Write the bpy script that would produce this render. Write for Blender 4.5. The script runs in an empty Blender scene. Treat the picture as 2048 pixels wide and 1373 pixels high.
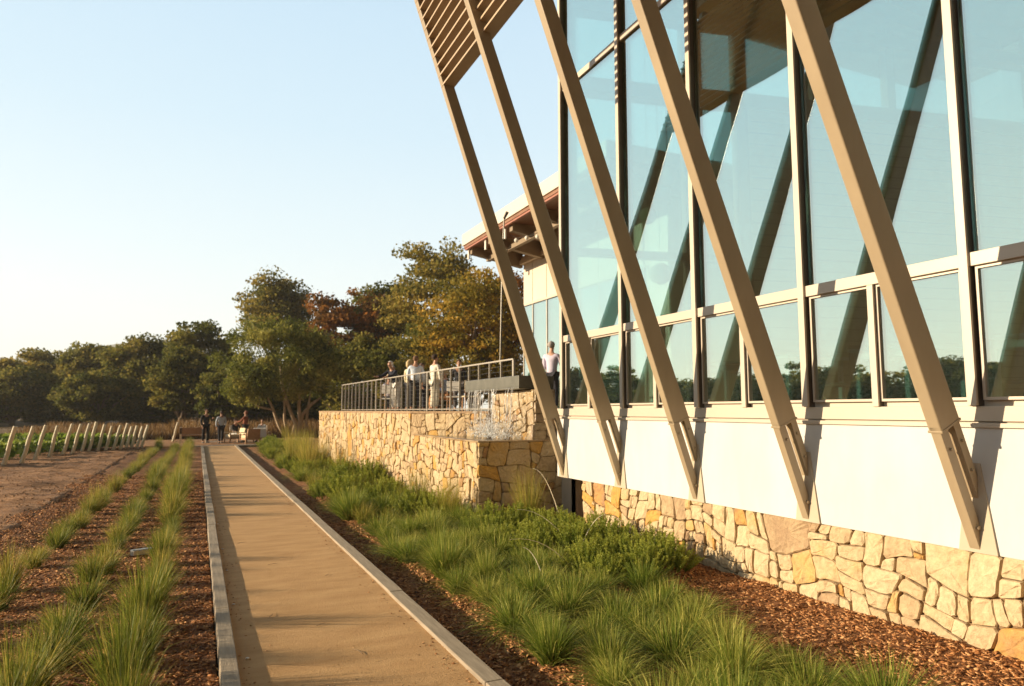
import bpy, math, random
import numpy as np
from mathutils import Vector, Matrix
R = math.radians
rng = np.random.default_rng(7)
random.seed(7)
S = bpy.context.scene
COL = S.collection

# ------------------------------------------------------------------ helpers
def tag(o, label=None, cat=None, group=None, kind=None):
    if label: o['label'] = label
    if cat: o['category'] = cat
    if group: o['group'] = group
    if kind: o['kind'] = kind
    return o

def empty(name, loc=(0, 0, 0), rz=0.0):
    o = bpy.data.objects.new(name, None)
    COL.objects.link(o)
    o.location = loc
    o.rotation_euler = (0, 0, rz)
    o.empty_display_size = 0.2
    return o

def link_mesh(name, me, parent=None):
    o = bpy.data.objects.new(name, me)
    COL.objects.link(o)
    if parent is not None:
        o.parent = parent
    return o

def copy_tree(o, parent=None):
    c = o.copy()
    COL.objects.link(c)
    if parent is not None:
        c.parent = parent
    for ch in KIDS.get(o.name, []):
        copy_tree(ch, c)
    return c
KIDS = {}

class MB:
    """collects boxes, tubes and polygons and links them as one mesh"""
    def __init__(self):
        self.v = []; self.f = []
    def add(self, vs, fs):
        n = len(self.v)
        self.v += [tuple(p) for p in vs]
        self.f += [tuple(i + n for i in q) for q in fs]
        return self
    def box(self, x0, x1, y0, y1, z0, z1):
        return self.add([(x0,y0,z0),(x1,y0,z0),(x1,y1,z0),(x0,y1,z0),(x0,y0,z1),(x1,y0,z1),(x1,y1,z1),(x0,y1,z1)],
                        [(3,2,1,0),(4,5,6,7),(0,1,5,4),(1,2,6,5),(2,3,7,6),(3,0,4,7)])
    def obox(self, p, q, side, up, a0, a1, b0, b1):
        """prism from p to q with section a along side and b along up"""
        p = np.array(p, float); q = np.array(q, float); s = np.array(side, float); u = np.array(up, float)
        vs = []
        for c in (p, q):
            for a, b in ((a0,b0),(a1,b0),(a1,b1),(a0,b1)):
                vs.append(c + s*a + u*b)
        fs = [(3,2,1,0),(4,5,6,7),(0,1,5,4),(1,2,6,5),(2,3,7,6),(3,0,4,7)]
        # make sure faces point outwards
        d = q - p
        if np.dot(np.cross(s, u), d) < 0: fs = [f[::-1] for f in fs]
        return self.add(vs, fs)
    def prism(self, poly, z0, z1):
        n = len(poly)
        vs = [(x, y, z0) for x, y in poly] + [(x, y, z1) for x, y in poly]
        fs = [tuple(range(n))[::-1], tuple(range(n, 2*n))]
        fs += [(i, (i+1) % n, n + (i+1) % n, n + i) for i in range(n)]
        return self.add(vs, fs)
    def tube(self, pts, rad, n=8, cap=True):
        pts = [Vector(p) for p in pts]
        if not hasattr(rad, '__len__'): rad = [rad]*len(pts)
        base = len(self.v); k = len(pts)
        prev = None
        for i, p in enumerate(pts):
            d = (pts[min(i+1, k-1)] - pts[max(i-1, 0)])
            if d.length < 1e-9: d = Vector((0, 0, 1))
            d.normalize()
            if prev is None:
                a = Vector((1, 0, 0)) if abs(d.x) < .9 else Vector((0, 1, 0))
                u = d.cross(a).normalized()
            else:
                u = (prev - d*prev.dot(d))
                u = u.normalized() if u.length > 1e-6 else d.orthogonal().normalized()
            prev = u
            w = d.cross(u)
            for j in range(n):
                t = 2*math.pi*j/n
                self.v.append(tuple(p + (u*math.cos(t) + w*math.sin(t))*rad[i]))
        for i in range(k-1):
            for j in range(n):
                a = base + i*n + j; b = base + i*n + (j+1) % n
                self.f.append((a, b, b+n, a+n))
        if cap:
            self.f.append(tuple(base + j for j in range(n))[::-1])
            self.f.append(tuple(base + (k-1)*n + j for j in range(n)))
        return self
    def ball(self, c, r, nu=10, nv=7, sc=(1, 1, 1)):
        base = len(self.v)
        self.v.append((c[0], c[1], c[2]-r*sc[2]))
        for i in range(1, nv):
            t = math.pi*i/nv
            for j in range(nu):
                a = 2*math.pi*j/nu
                self.v.append((c[0]+r*sc[0]*math.sin(t)*math.cos(a), c[1]+r*sc[1]*math.sin(t)*math.sin(a), c[2]-r*sc[2]*math.cos(t)))
        self.v.append((c[0], c[1], c[2]+r*sc[2]))
        top = len(self.v)-1
        for j in range(nu):
            k = (j+1) % nu
            self.f.append((base, base+1+k, base+1+j))
            for i in range(nv-2):
                a = base+1+i*nu
                self.f.append((a+j, a+k, a+nu+k, a+nu+j))
            a = base+1+(nv-2)*nu
            self.f.append((a+j, a+k, top))
        return self
    def build(self, name, mat, parent=None, smooth=False, bevel=0, seg=2):
        me = bpy.data.meshes.new(name)
        me.from_pydata(self.v, [], self.f)
        me.materials.append(mat)
        if smooth: me.polygons.foreach_set('use_smooth', [True]*len(me.polygons))
        me.update()
        o = link_mesh(name, me, parent)
        if bevel:
            b = o.modifiers.new('edge', 'BEVEL'); b.width = bevel; b.segments = seg; b.limit_method = 'ANGLE'
        if parent is not None: KIDS.setdefault(parent.name, []).append(o)
        return o

def fast_mesh(name, V, nper, mat, tint=None, smooth=False, faces=None):
    """mesh of many equal polygons; V is (n, nper, 3) or faces given"""
    me = bpy.data.meshes.new(name)
    if faces is None:
        n = V.shape[0]
        co = V.reshape(-1, 3)
        idx = np.arange(n*nper, dtype=np.int32)
    else:
        co = V.reshape(-1, 3); idx = faces.reshape(-1).astype(np.int32); n = len(idx)//nper
    me.vertices.add(len(co)); me.vertices.foreach_set('co', co.astype(np.float32).ravel())
    me.loops.add(len(idx)); me.loops.foreach_set('vertex_index', idx)
    me.polygons.add(n); me.polygons.foreach_set('loop_start', np.arange(0, n*nper, nper, dtype=np.int32))
    if smooth: me.polygons.foreach_set('use_smooth', np.ones(n, dtype=bool))
    me.update(calc_edges=True)
    if tint is not None:
        a = me.attributes.new('tint', 'FLOAT_VECTOR', 'POINT')
        a.data.foreach_set('vector', tint.astype(np.float32).ravel())
    me.materials.append(mat)
    return me

# ------------------------------------------------------------------ materials
def newmat(name):
    m = bpy.data.materials.new(name); m.use_nodes = True
    nt = m.node_tree; nt.nodes.clear()
    out = nt.nodes.new('ShaderNodeOutputMaterial')
    return m, nt, out
def N(nt, kind, **kw):
    n = nt.nodes.new(kind)
    for k, v in kw.items():
        if k in n.inputs: n.inputs[k].default_value = v
        else: setattr(n, k, v)
    return n
def c4(c): return (c[0], c[1], c[2], 1)

def mat(name, col, rough=.6, var=.12, scale=3.0, bump=0.0, bscale=40.0, col2=None, metal=0.0, spec=.5, stretch=(1, 1, 1), detail=6):
    m, nt, out = newmat(name)
    p = N(nt, 'ShaderNodeBsdfPrincipled'); p.inputs['Roughness'].default_value = rough
    p.inputs['Metallic'].default_value = metal; p.inputs['Specular IOR Level'].default_value = spec
    tc = N(nt, 'ShaderNodeTexCoord'); mp = N(nt, 'ShaderNodeMapping'); mp.inputs['Scale'].default_value = stretch
    nt.links.new(tc.outputs['Object'], mp.inputs['Vector'])
    no = N(nt, 'ShaderNodeTexNoise', Scale=scale, Detail=detail, Roughness=.6)
    nt.links.new(mp.outputs['Vector'], no.inputs['Vector'])
    ramp = N(nt, 'ShaderNodeValToRGB')
    ramp.color_ramp.elements[0].position = .3; ramp.color_ramp.elements[1].position = .7
    c2 = col2 if col2 else tuple(min(1, x*(1+var)) for x in col)
    c1 = col if col2 else tuple(x*(1-var) for x in col)
    ramp.color_ramp.elements[0].color = c4(c1); ramp.color_ramp.elements[1].color = c4(c2)
    nt.links.new(no.outputs['Fac'], ramp.inputs['Fac'])
    nt.links.new(ramp.outputs['Color'], p.inputs['Base Color'])
    if bump:
        nb = N(nt, 'ShaderNodeTexNoise', Scale=bscale, Detail=5, Roughness=.65)
        nt.links.new(mp.outputs['Vector'], nb.inputs['Vector'])
        b = N(nt, 'ShaderNodeBump', Strength=1.0, Distance=bump)
        nt.links.new(nb.outputs['Fac'], b.inputs['Height']); nt.links.new(b.outputs['Normal'], p.inputs['Normal'])
    nt.links.new(p.outputs[0], out.inputs[0])
    return m

def leafmat(name, c_dark, c_mid, c_light, trans=.35, rough=.55, objvar=.25, spec=.3):
    """tint.x picks the colour, tint.y brightens; object random shifts the whole plant"""
    m, nt, out = newmat(name)
    at = N(nt, 'ShaderNodeAttribute', attribute_name='tint')
    sep = N(nt, 'ShaderNodeSeparateXYZ'); nt.links.new(at.outputs['Vector'], sep.inputs[0])
    oi = N(nt, 'ShaderNodeObjectInfo')
    ad = N(nt, 'ShaderNodeMath', operation='MULTIPLY_ADD'); ad.inputs[1].default_value = objvar
    nt.links.new(oi.outputs['Random'], ad.inputs[0]); nt.links.new(sep.outputs['X'], ad.inputs[2])
    sb = N(nt, 'ShaderNodeMath', operation='SUBTRACT'); sb.inputs[1].default_value = objvar*.5
    nt.links.new(ad.outputs[0], sb.inputs[0])
    r = N(nt, 'ShaderNodeValToRGB')
    e = r.color_ramp.elements
    e[0].position = 0; e[0].color = c4(c_dark); e[1].position = 1; e[1].color = c4(c_light)
    k = e.new(.5); k.color = c4(c_mid)
    nt.links.new(sb.outputs[0], r.inputs['Fac'])
    p = N(nt, 'ShaderNodeBsdfPrincipled', Roughness=rough)
    p.inputs['Specular IOR Level'].default_value = spec
    t = N(nt, 'ShaderNodeBsdfTranslucent')
    mx = N(nt, 'ShaderNodeMixShader'); mx.inputs[0].default_value = trans
    nt.links.new(r.outputs[0], p.inputs['Base Color']); nt.links.new(r.outputs[0], t.inputs['Color'])
    nt.links.new(p.outputs[0], mx.inputs[1]); nt.links.new(t.outputs[0], mx.inputs[2])
    nt.links.new(mx.outputs[0], out.inputs[0])
    return m

def stonemat(name, wet=0.0, k=1.0, rough=.85):
    m, nt, out = newmat(name)
    at = N(nt, 'ShaderNodeAttribute', attribute_name='tint')
    sep = N(nt, 'ShaderNodeSeparateXYZ'); nt.links.new(at.outputs['Vector'], sep.inputs[0])
    r = N(nt, 'ShaderNodeValToRGB'); e = r.color_ramp.elements
    cols = [(0, (.36,.24,.14)), (.2, (.52,.38,.22)), (.42, (.60,.47,.29)), (.56, (.55,.41,.23)), (.68, (.56,.37,.15)), (.82, (.58,.33,.08)), (1, (.40,.23,.12))]
    e[0].position = 0; e[0].color = c4([x*k for x in cols[0][1]]); e[1].position = 1; e[1].color = c4([x*k for x in cols[-1][1]])
    for p_, c_ in cols[1:-1]:
        q = e.new(p_); q.color = c4([x*k for x in c_])
    tc = N(nt, 'ShaderNodeTexCoord')
    mp = N(nt, 'ShaderNodeMapping'); nt.links.new(tc.outputs['Object'], mp.inputs['Vector'])
    va = N(nt, 'ShaderNodeVectorMath', operation='ADD'); nt.links.new(mp.outputs[0], va.inputs[0]); nt.links.new(at.outputs['Vector'], va.inputs[1])
    no = N(nt, 'ShaderNodeTexNoise', Scale=5.0, Detail=7, Roughness=.62); nt.links.new(va.outputs[0], no.inputs['Vector'])
    ad = N(nt, 'ShaderNodeMath', operation='MULTIPLY_ADD'); ad.inputs[1].default_value = .42; nt.links.new(no.outputs['Fac'], ad.inputs[0]); nt.links.new(sep.outputs['X'], ad.inputs[2])
    sb = N(nt, 'ShaderNodeMath', operation='SUBTRACT'); sb.inputs[1].default_value = .21; nt.links.new(ad.outputs[0], sb.inputs[0])
    nt.links.new(sb.outputs[0], r.inputs['Fac'])
    n2 = N(nt, 'ShaderNodeTexNoise', Scale=22.0, Detail=6, Roughness=.7); nt.links.new(va.outputs[0], n2.inputs['Vector'])
    mr = N(nt, 'ShaderNodeMapRange'); mr.inputs[1].default_value = .3; mr.inputs[2].default_value = .75; mr.inputs[3].default_value = .72; mr.inputs[4].default_value = 1.1
    nt.links.new(n2.outputs['Fac'], mr.inputs[0])
    mu = N(nt, 'ShaderNodeVectorMath', operation='SCALE'); nt.links.new(r.outputs[0], mu.inputs[0]); nt.links.new(mr.outputs[0], mu.inputs['Scale'])
    p = N(nt, 'ShaderNodeBsdfPrincipled', Roughness=rough); p.inputs['Specular IOR Level'].default_value = .3 + wet
    nt.links.new(mu.outputs[0], p.inputs['Base Color'])
    b1 = N(nt, 'ShaderNodeBump', Strength=1.0, Distance=.04); nt.links.new(no.outputs['Fac'], b1.inputs['Height'])
    b2 = N(nt, 'ShaderNodeBump', Strength=1.0, Distance=.006); nt.links.new(n2.outputs['Fac'], b2.inputs['Height']); nt.links.new(b1.outputs[0], b2.inputs['Normal'])
    nt.links.new(b2.outputs[0], p.inputs['Normal'])
    nt.links.new(p.outputs[0], out.inputs[0])
    return m

def glassmat(name, refl=.46, grow=.45, tr=(.64,.86,.84), gl=(.90,1.0,.95)):
    m, nt, out = newmat(name)
    lw = N(nt, 'ShaderNodeLayerWeight', Blend=.5)
    pw = N(nt, 'ShaderNodeMath', operation='POWER'); pw.inputs[1].default_value = 1.6; nt.links.new(lw.outputs['Facing'], pw.inputs[0])
    ma = N(nt, 'ShaderNodeMath', operation='MULTIPLY_ADD'); ma.inputs[1].default_value = grow; ma.inputs[2].default_value = refl; ma.use_clamp = True
    nt.links.new(pw.outputs[0], ma.inputs[0])
    t = N(nt, 'ShaderNodeBsdfTransparent'); t.inputs[0].default_value = c4(tr)
    g = N(nt, 'ShaderNodeBsdfGlossy'); g.inputs[0].default_value = c4(gl); g.inputs['Roughness'].default_value = 0.0
    tc = N(nt, 'ShaderNodeTexCoord'); no = N(nt, 'ShaderNodeTexNoise', Scale=.9, Detail=1); nt.links.new(tc.outputs['Object'], no.inputs['Vector'])
    bp = N(nt, 'ShaderNodeBump', Strength=1.0, Distance=.004); nt.links.new(no.outputs['Fac'], bp.inputs['Height']); nt.links.new(bp.outputs[0], g.inputs['Normal'])
    mx = N(nt, 'ShaderNodeMixShader'); nt.links.new(ma.outputs[0], mx.inputs[0]); nt.links.new(t.outputs[0], mx.inputs[1]); nt.links.new(g.outputs[0], mx.inputs[2])
    nt.links.new(mx.outputs[0], out.inputs[0])
    return m

M = {}
M['steel'] = mat('painted_steel', (.31,.24,.155), rough=.45, scale=2.5, bump=.0012, bscale=25, col2=(.39,.31,.20), stretch=(1, 1, .3), detail=9)
M['frame'] = mat('frame_metal', (.52,.455,.37), rough=.40, var=.04, scale=2, bump=.0003, bscale=30)
M['fascia'] = mat('fascia_metal', (.60,.54,.46), rough=.5, var=.05, scale=1)
M['louver'] = mat('louver_metal', (.42,.31,.20), rough=.55, var=.06, scale=2)
M['plaster'] = mat('smooth_concrete', (.50,.50,.49), rough=.85, scale=1.6, bump=.003, bscale=9, col2=(.62,.62,.60), stretch=(1, 1, .35), detail=9)
M['plate'] = mat('haunch_concrete', (.46,.39,.29), rough=.8, var=.05, scale=4, bump=.001, bscale=40)
M['stone'] = stonemat('fieldstone')
M['mortar'] = mat('mortar', (.21,.135,.07), rough=.95, var=.3, scale=12, bump=.01, bscale=40)
M['palemortar'] = mat('pale_mortar', (.38,.27,.15), rough=.95, var=.25, scale=12, bump=.008, bscale=40)
M['wetstone'] = mat('wet_stone', (.17,.10,.045), rough=.4, scale=2.2, bump=.02, bscale=9, col2=(.50,.36,.19), detail=9)
M['path'] = mat('decomposed_granite', (.46,.265,.105), rough=.95, scale=2.2, bump=.010, bscale=70, col2=(.60,.375,.17), stretch=(.7, 2.2, 1))
M['deck'] = mat('grey_pavers', (.17,.14,.11), rough=.9, scale=4, bump=.003, bscale=30, col2=(.25,.20,.15))
M['timber'] = mat('weathered_timber', (.24,.195,.14), rough=.85, scale=6, bump=.003, bscale=30, col2=(.40,.33,.24), stretch=(6, .5, 6))
M['soil'] = mat('tilled_soil', (.20,.095,.038), rough=1, scale=2.2, bump=.08, bscale=8, col2=(.46,.24,.105), stretch=(.6, 1.5, 1), detail=9)
M['meadow'] = mat('dry_meadow', (.10,.06,.025), rough=1, scale=.6, bump=.2, bscale=3, col2=(.22,.14,.055))
M['mulch'] = mat('bark_mulch', (.13,.048,.016), rough=1, scale=14, bump=.03, bscale=45, col2=(.44,.20,.07), detail=9)
M['chips'] = leafmat('bark_chips', (.08,.028,.009), (.38,.155,.05), (.72,.40,.18), trans=0.0, rough=.9, objvar=0)
M['hill'] = mat('hill', (.20,.22,.17), rough=1, scale=.02, col2=(.28,.27,.20))
M['bark'] = mat('bark', (.12,.085,.055), rough=.95, scale=3, bump=.03, bscale=8, col2=(.26,.19,.12), stretch=(2, 2, .5))
M['olivebark'] = mat('olive_bark', (.34,.25,.16), rough=.95, scale=3, bump=.03, bscale=8, col2=(.58,.45,.30), stretch=(2, 2, .5))
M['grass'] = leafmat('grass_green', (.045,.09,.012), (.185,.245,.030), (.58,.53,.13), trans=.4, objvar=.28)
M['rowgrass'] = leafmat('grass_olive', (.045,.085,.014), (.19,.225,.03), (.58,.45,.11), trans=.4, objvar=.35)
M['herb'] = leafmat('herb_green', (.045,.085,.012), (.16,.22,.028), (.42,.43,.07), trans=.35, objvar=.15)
M['straw'] = leafmat('dry_grass', (.11,.055,.02), (.25,.14,.05), (.42,.28,.12), trans=.35, objvar=.2)
M['vine'] = leafmat('vine_leaf', (.05,.09,.012), (.16,.24,.03), (.36,.38,.07), trans=.5, objvar=.2)
M['oak'] = leafmat('oak_leaf', (.055,.070,.016), (.20,.19,.040), (.46,.34,.08), trans=.42, rough=.75, spec=.08, objvar=.12)
M['oakdark'] = leafmat('dark_oak_leaf', (.045,.062,.016), (.14,.15,.032), (.34,.28,.065), trans=.4, rough=.75, spec=.08, objvar=.12)
M['rust'] = leafmat('rust_leaf', (.07,.045,.012), (.24,.12,.03), (.48,.20,.05), trans=.35, spec=.08, objvar=.1)
M['autumn'] = leafmat('autumn_leaf', (.075,.085,.014), (.27,.215,.034), (.60,.38,.06), trans=.4, spec=.08, objvar=.1)
M['olive'] = leafmat('olive_leaf', (.055,.078,.016), (.20,.215,.042), (.45,.40,.095), trans=.38, spec=.1, objvar=.1)
M['glass'] = glassmat('coated_glass')
M['clear'] = glassmat('clear_glass', refl=.04, grow=.3, tr=(.86,.93,.92))
M['wood'] = mat('cedar', (.20,.10,.045), rough=.6, scale=4, bump=.002, bscale=20, col2=(.32,.17,.08), stretch=(1, 1, 7))
M['plank'] = mat('pale_plank', (.40,.34,.20), rough=.6, scale=3, col2=(.52,.45,.28), stretch=(1, 1, 6))
M['darkwood'] = mat('dark_timber', (.085,.05,.026), rough=.6, scale=3, col2=(.14,.085,.045), stretch=(1, 1, 5))
M['floor'] = mat('interior_floor', (.22,.17,.12), rough=.35, scale=2)
M['terrace'] = mat('terrace_paving', (.42,.36,.28), rough=.8, scale=2)
M['panel'] = mat('cladding_panel', (.62,.53,.42), rough=.6, var=.04, scale=1)
M['shaded_side'] = mat('frame_side_shade', (.10,.082,.065), rough=.45, var=.15, scale=5)  # shade on the frame sides, put into a dark base colour
M['railing'] = mat('galvanised_steel', (.42,.38,.32), rough=.4, metal=.3, var=.08, scale=5)
M['darkmetal'] = mat('dark_metal', (.055,.05,.042), rough=.4, metal=.4, var=.2, scale=5)
M['trough'] = mat('slate_metal', (.14,.135,.11), rough=.35, metal=.1, var=.2, scale=5)
M['stake'] = mat('peeled_pole', (.78,.68,.48), rough=.8, scale=7, bump=.004, bscale=20, col2=(.92,.84,.68), stretch=(1, 1, .3))
M['soffit'] = mat('soffit_cedar', (.17,.075,.035), rough=.6, scale=3, col2=(.26,.12,.06), stretch=(6, 1, 1))
M['beam'] = mat('beam_paint', (.24,.18,.115), rough=.6, var=.1)
M['trim'] = mat('red_trim', (.32,.12,.07), rough=.5)
M['white'] = mat('white_paint', (.75,.72,.66), rough=.5, var=.03)
M['grey'] = mat('grey_paint', (.36,.36,.35), rough=.5, var=.06)
M['cream_cloth'] = mat('cream_cloth', (.70,.58,.38), rough=.9, var=.05)
M['tan_wood'] = mat('tan_wood', (.38,.20,.09), rough=.6, scale=8, col2=(.5,.28,.14), stretch=(1, 6, 1))
M['skin'] = mat('skin', (.50,.28,.18), rough=.55, var=.04)

def water_mat():
    m, nt, out = newmat('pool_water')
    p = N(nt, 'ShaderNodeBsdfPrincipled', Roughness=.05); p.inputs['Base Color'].default_value = (.03,.035,.03,1)
    no = N(nt, 'ShaderNodeTexNoise', Scale=9.0, Detail=4); tc = N(nt, 'ShaderNodeTexCoord'); nt.links.new(tc.outputs['Object'], no.inputs['Vector'])
    b = N(nt, 'ShaderNodeBump', Strength=1.0, Distance=.02); nt.links.new(no.outputs['Fac'], b.inputs['Height']); nt.links.new(b.outputs[0], p.inputs['Normal'])
    nt.links.new(p.outputs[0], out.inputs[0]); return m
M['water'] = water_mat()
def splash_mat():
    m, nt, out = newmat('falling_water')
    p = N(nt, 'ShaderNodeBsdfPrincipled', Roughness=.15); p.inputs['Base Color'].default_value = (.85,.87,.88,1); p.inputs['Specular IOR Level'].default_value = .8
    t = N(nt, 'ShaderNodeBsdfTransparent'); mx = N(nt, 'ShaderNodeMixShader'); mx.inputs[0].default_value = .9
    nt.links.new(t.outputs[0], mx.inputs[1]); nt.links.new(p.outputs[0], mx.inputs[2]); nt.links.new(mx.outputs[0], out.inputs[0]); return m
M['splash'] = splash_mat()

# ------------------------------------------------------------------ camera, sky, sun
cam = bpy.data.cameras.new('camera'); co = bpy.data.objects.new('camera', cam); COL.objects.link(co)
co.location = (0, 0, 1.75); co.rotation_euler = (R(90+5.669), 0, R(-24.5994))
cam.sensor_width = 36; cam.lens = 1365/2048*36; cam.clip_start = .05; cam.clip_end = 6000
cam.dof.use_dof = True; cam.dof.focus_distance = 6.5; cam.dof.aperture_fstop = 2.0
S.camera = co
SUN = Vector((-.94, .34, 0)).normalized()
EL = R(14)
sv = Vector((SUN.x*math.cos(EL), SUN.y*math.cos(EL), math.sin(EL)))
sl = bpy.data.lights.new('sun', 'SUN'); so = bpy.data.objects.new('sun', sl); COL.objects.link(so)
sl.energy = 5.0; sl.angle = R(.6); sl.color = (1, .79, .53)
so.rotation_euler = sv.to_track_quat('Z', 'Y').to_euler(); so.location = (-20, 10, 12)
w = bpy.data.worlds.new('World'); S.world = w; w.use_nodes = True
nt = w.node_tree; bg = nt.nodes['Background']
sky = nt.nodes.new('ShaderNodeTexSky'); sky.sky_type = 'NISHITA'; sky.sun_disc = False
sky.sun_elevation = EL; sky.sun_rotation = math.atan2(SUN.x, SUN.y)
sky.air_density = 1.0; sky.dust_density = .6; sky.ozone_density = 1.6; sky.altitude = 50
# pale summer haze low in the sky, strongest on the sun's side, over the physical sky
tcw = N(nt, 'ShaderNodeTexCoord'); spw = N(nt, 'ShaderNodeSeparateXYZ'); nt.links.new(tcw.outputs['Generated'], spw.inputs[0])
rw_ = N(nt, 'ShaderNodeValToRGB'); ee = rw_.color_ramp.elements
ee[0].position = 0; ee[0].color = (1.0, .99, .86, 1); ee[1].position = .60; ee[1].color = (.50, .68, .83, 1)
for p_, c_ in ((.10, (.91, .96, .91)), (.22, (.77, .88, .91)), (.38, (.62, .78, .88))):
    k_ = ee.new(p_); k_.color = c4(c_)
nt.links.new(spw.outputs['Z'], rw_.inputs['Fac'])
hz = N(nt, 'ShaderNodeVectorMath', operation='SCALE'); hz.inputs['Scale'].default_value = 7.1; nt.links.new(rw_.outputs[0], hz.inputs[0])
dt = N(nt, 'ShaderNodeVectorMath', operation='DOT_PRODUCT'); dt.inputs[1].default_value = (-.5, .87, 0); nt.links.new(tcw.outputs['Generated'], dt.inputs[0])
m1 = N(nt, 'ShaderNodeMapRange', interpolation_type='SMOOTHSTEP'); m1.inputs[1].default_value = -.35; m1.inputs[2].default_value = .35; nt.links.new(dt.outputs['Value'], m1.inputs[0])
m2 = N(nt, 'ShaderNodeMapRange', interpolation_type='SMOOTHSTEP'); m2.inputs[1].default_value = .50; m2.inputs[2].default_value = .90; m2.inputs[3].default_value = .88; m2.inputs[4].default_value = 0; nt.links.new(spw.outputs['Z'], m2.inputs[0])
m3 = N(nt, 'ShaderNodeMath', operation='MULTIPLY'); nt.links.new(m1.outputs[0], m3.inputs[0]); nt.links.new(m2.outputs[0], m3.inputs[1])
sk = N(nt, 'ShaderNodeVectorMath', operation='MULTIPLY'); sk.inputs[1].default_value = (.17, .135, .10); nt.links.new(sky.outputs[0], sk.inputs[0])
mxw = N(nt, 'ShaderNodeMix', data_type='VECTOR'); nt.links.new(m3.outputs[0], mxw.inputs[0]); nt.links.new(sk.outputs[0], mxw.inputs[4]); nt.links.new(hz.outputs[0], mxw.inputs[5])
nt.links.new(mxw.outputs[1], bg.inputs[0]); bg.inputs[1].default_value = .10
S.view_settings.view_transform = 'Standard'; S.view_settings.look = 'None'
S.view_settings.exposure = 0.88
S.render.engine = 'CYCLES'
S.cycles.max_bounces = 10; S.cycles.transparent_max_bounces = 24; S.cycles.glossy_bounces = 5; S.cycles.diffuse_bounces = 4
S.cycles.sample_clamp_indirect = 6.0; S.cycles.use_denoising = True
S.cycles.caustics_reflective = False; S.cycles.caustics_refractive = False

# ------------------------------------------------------------------ ground
def vnoise(x, y, s, seed=0):
    x = x/s; y = y/s
    xi = np.floor(x).astype(int); yi = np.floor(y).astype(int); fx = x-xi; fy = y-yi
    fx = fx*fx*(3-2*fx); fy = fy*fy*(3-2*fy)
    def h(a, b):
        t = np.sin(a*127.1+b*311.7+seed*74.7)*43758.5453
        return t-np.floor(t)
    return (h(xi, yi)*(1-fx)+h(xi+1, yi)*fx)*(1-fy)+(h(xi, yi+1)*(1-fx)+h(xi+1, yi+1)*fx)*fy

def grid(xs, ys, zf):
    X, Y = np.meshgrid(xs, ys); Z = zf(X, Y)
    V = np.stack([X, Y, Z], -1).reshape(-1, 3); nx = len(xs); ny = len(ys)
    i = np.arange((ny-1)*(nx-1)); a = (i//(nx-1))*nx+i % (nx-1)
    F = np.stack([a, a+1, a+1+nx, a+nx], -1)
    return V, F

def ground_z(X, Y):
    bed = ((X > -2.35) & (X < 6.5) & (Y < 37.5) & (Y > -8)) | ((X > 0) & (Y > 9) & (Y < 29) & (X < 22)) | ((X > 4) & (Y < 12) & (Y > -9) & (X < 18))
    soil = .03*vnoise(X, Y, 1.1) + .07*(vnoise(X, Y, .35, 3)-.5) + .09*(vnoise(X*.4, Y*1.6, .7, 5)-.5)
    d = np.hypot(X, Y)
    far = np.clip((d-60)/200, 0, 1)*1.2 + (vnoise(X, Y, 9, 2)-.5)*.3*np.clip((d-45)/20, 0, 1)
    return np.where(bed, -.22, np.where(d < 60, soil, 0)+far)
xs = np.concatenate([[-950, -700, -500, -300, -150, -90, -60, -45, -34, -26, -20], np.arange(-16, -2.3, .14), np.arange(-2.2, 8, .6), [9, 12, 16, 22, 24, 30, 45, 70, 120, 300, 600, 950]])
ys = np.concatenate([[-300, -200, -100, -60, -20, -9], np.arange(-7.9, 3, .6), np.arange(3, 48, .16), np.arange(48, 100, 2.5), [110, 150, 220, 400, 700, 1150]])
V, F = grid(xs, ys, ground_z)
tag(link_mesh('ground', fast_mesh('ground', V, 4, M['soil'], faces=F, smooth=True)), kind='structure')

def lbed_z(X, Y): return -.045 + .03*(vnoise(X, Y, .5, 9)-.5) + .02*(vnoise(X, Y, .12, 4)-.5) + .05*np.clip((-1.9-X)/.4, 0, 1) 
V, F = grid(np.arange(-2.4, .20, .07), np.arange(-3, 38, .12), lbed_z)
tag(link_mesh('mulch_bed', fast_mesh('mulch_bed', V, 4, M['mulch'], faces=F, smooth=True)), kind='structure')
def rbed_z(X, Y): return -.11 + .11*np.clip((X-1.9)/3.3, 0, 1) + .035*(vnoise(X, Y, .5, 9)-.5) + .02*(vnoise(X, Y, .12, 4)-.5)
V, F = grid(np.concatenate([np.arange(1.80, 5.3, .07), [5.3, 5.45, 5.9, 7]]), np.arange(-3, 37.9, .12), rbed_z)
tag(link_mesh('mulch_bed', fast_mesh('mulch_bed', V, 4, M['mulch'], faces=F, smooth=True)), kind='structure')

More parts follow.
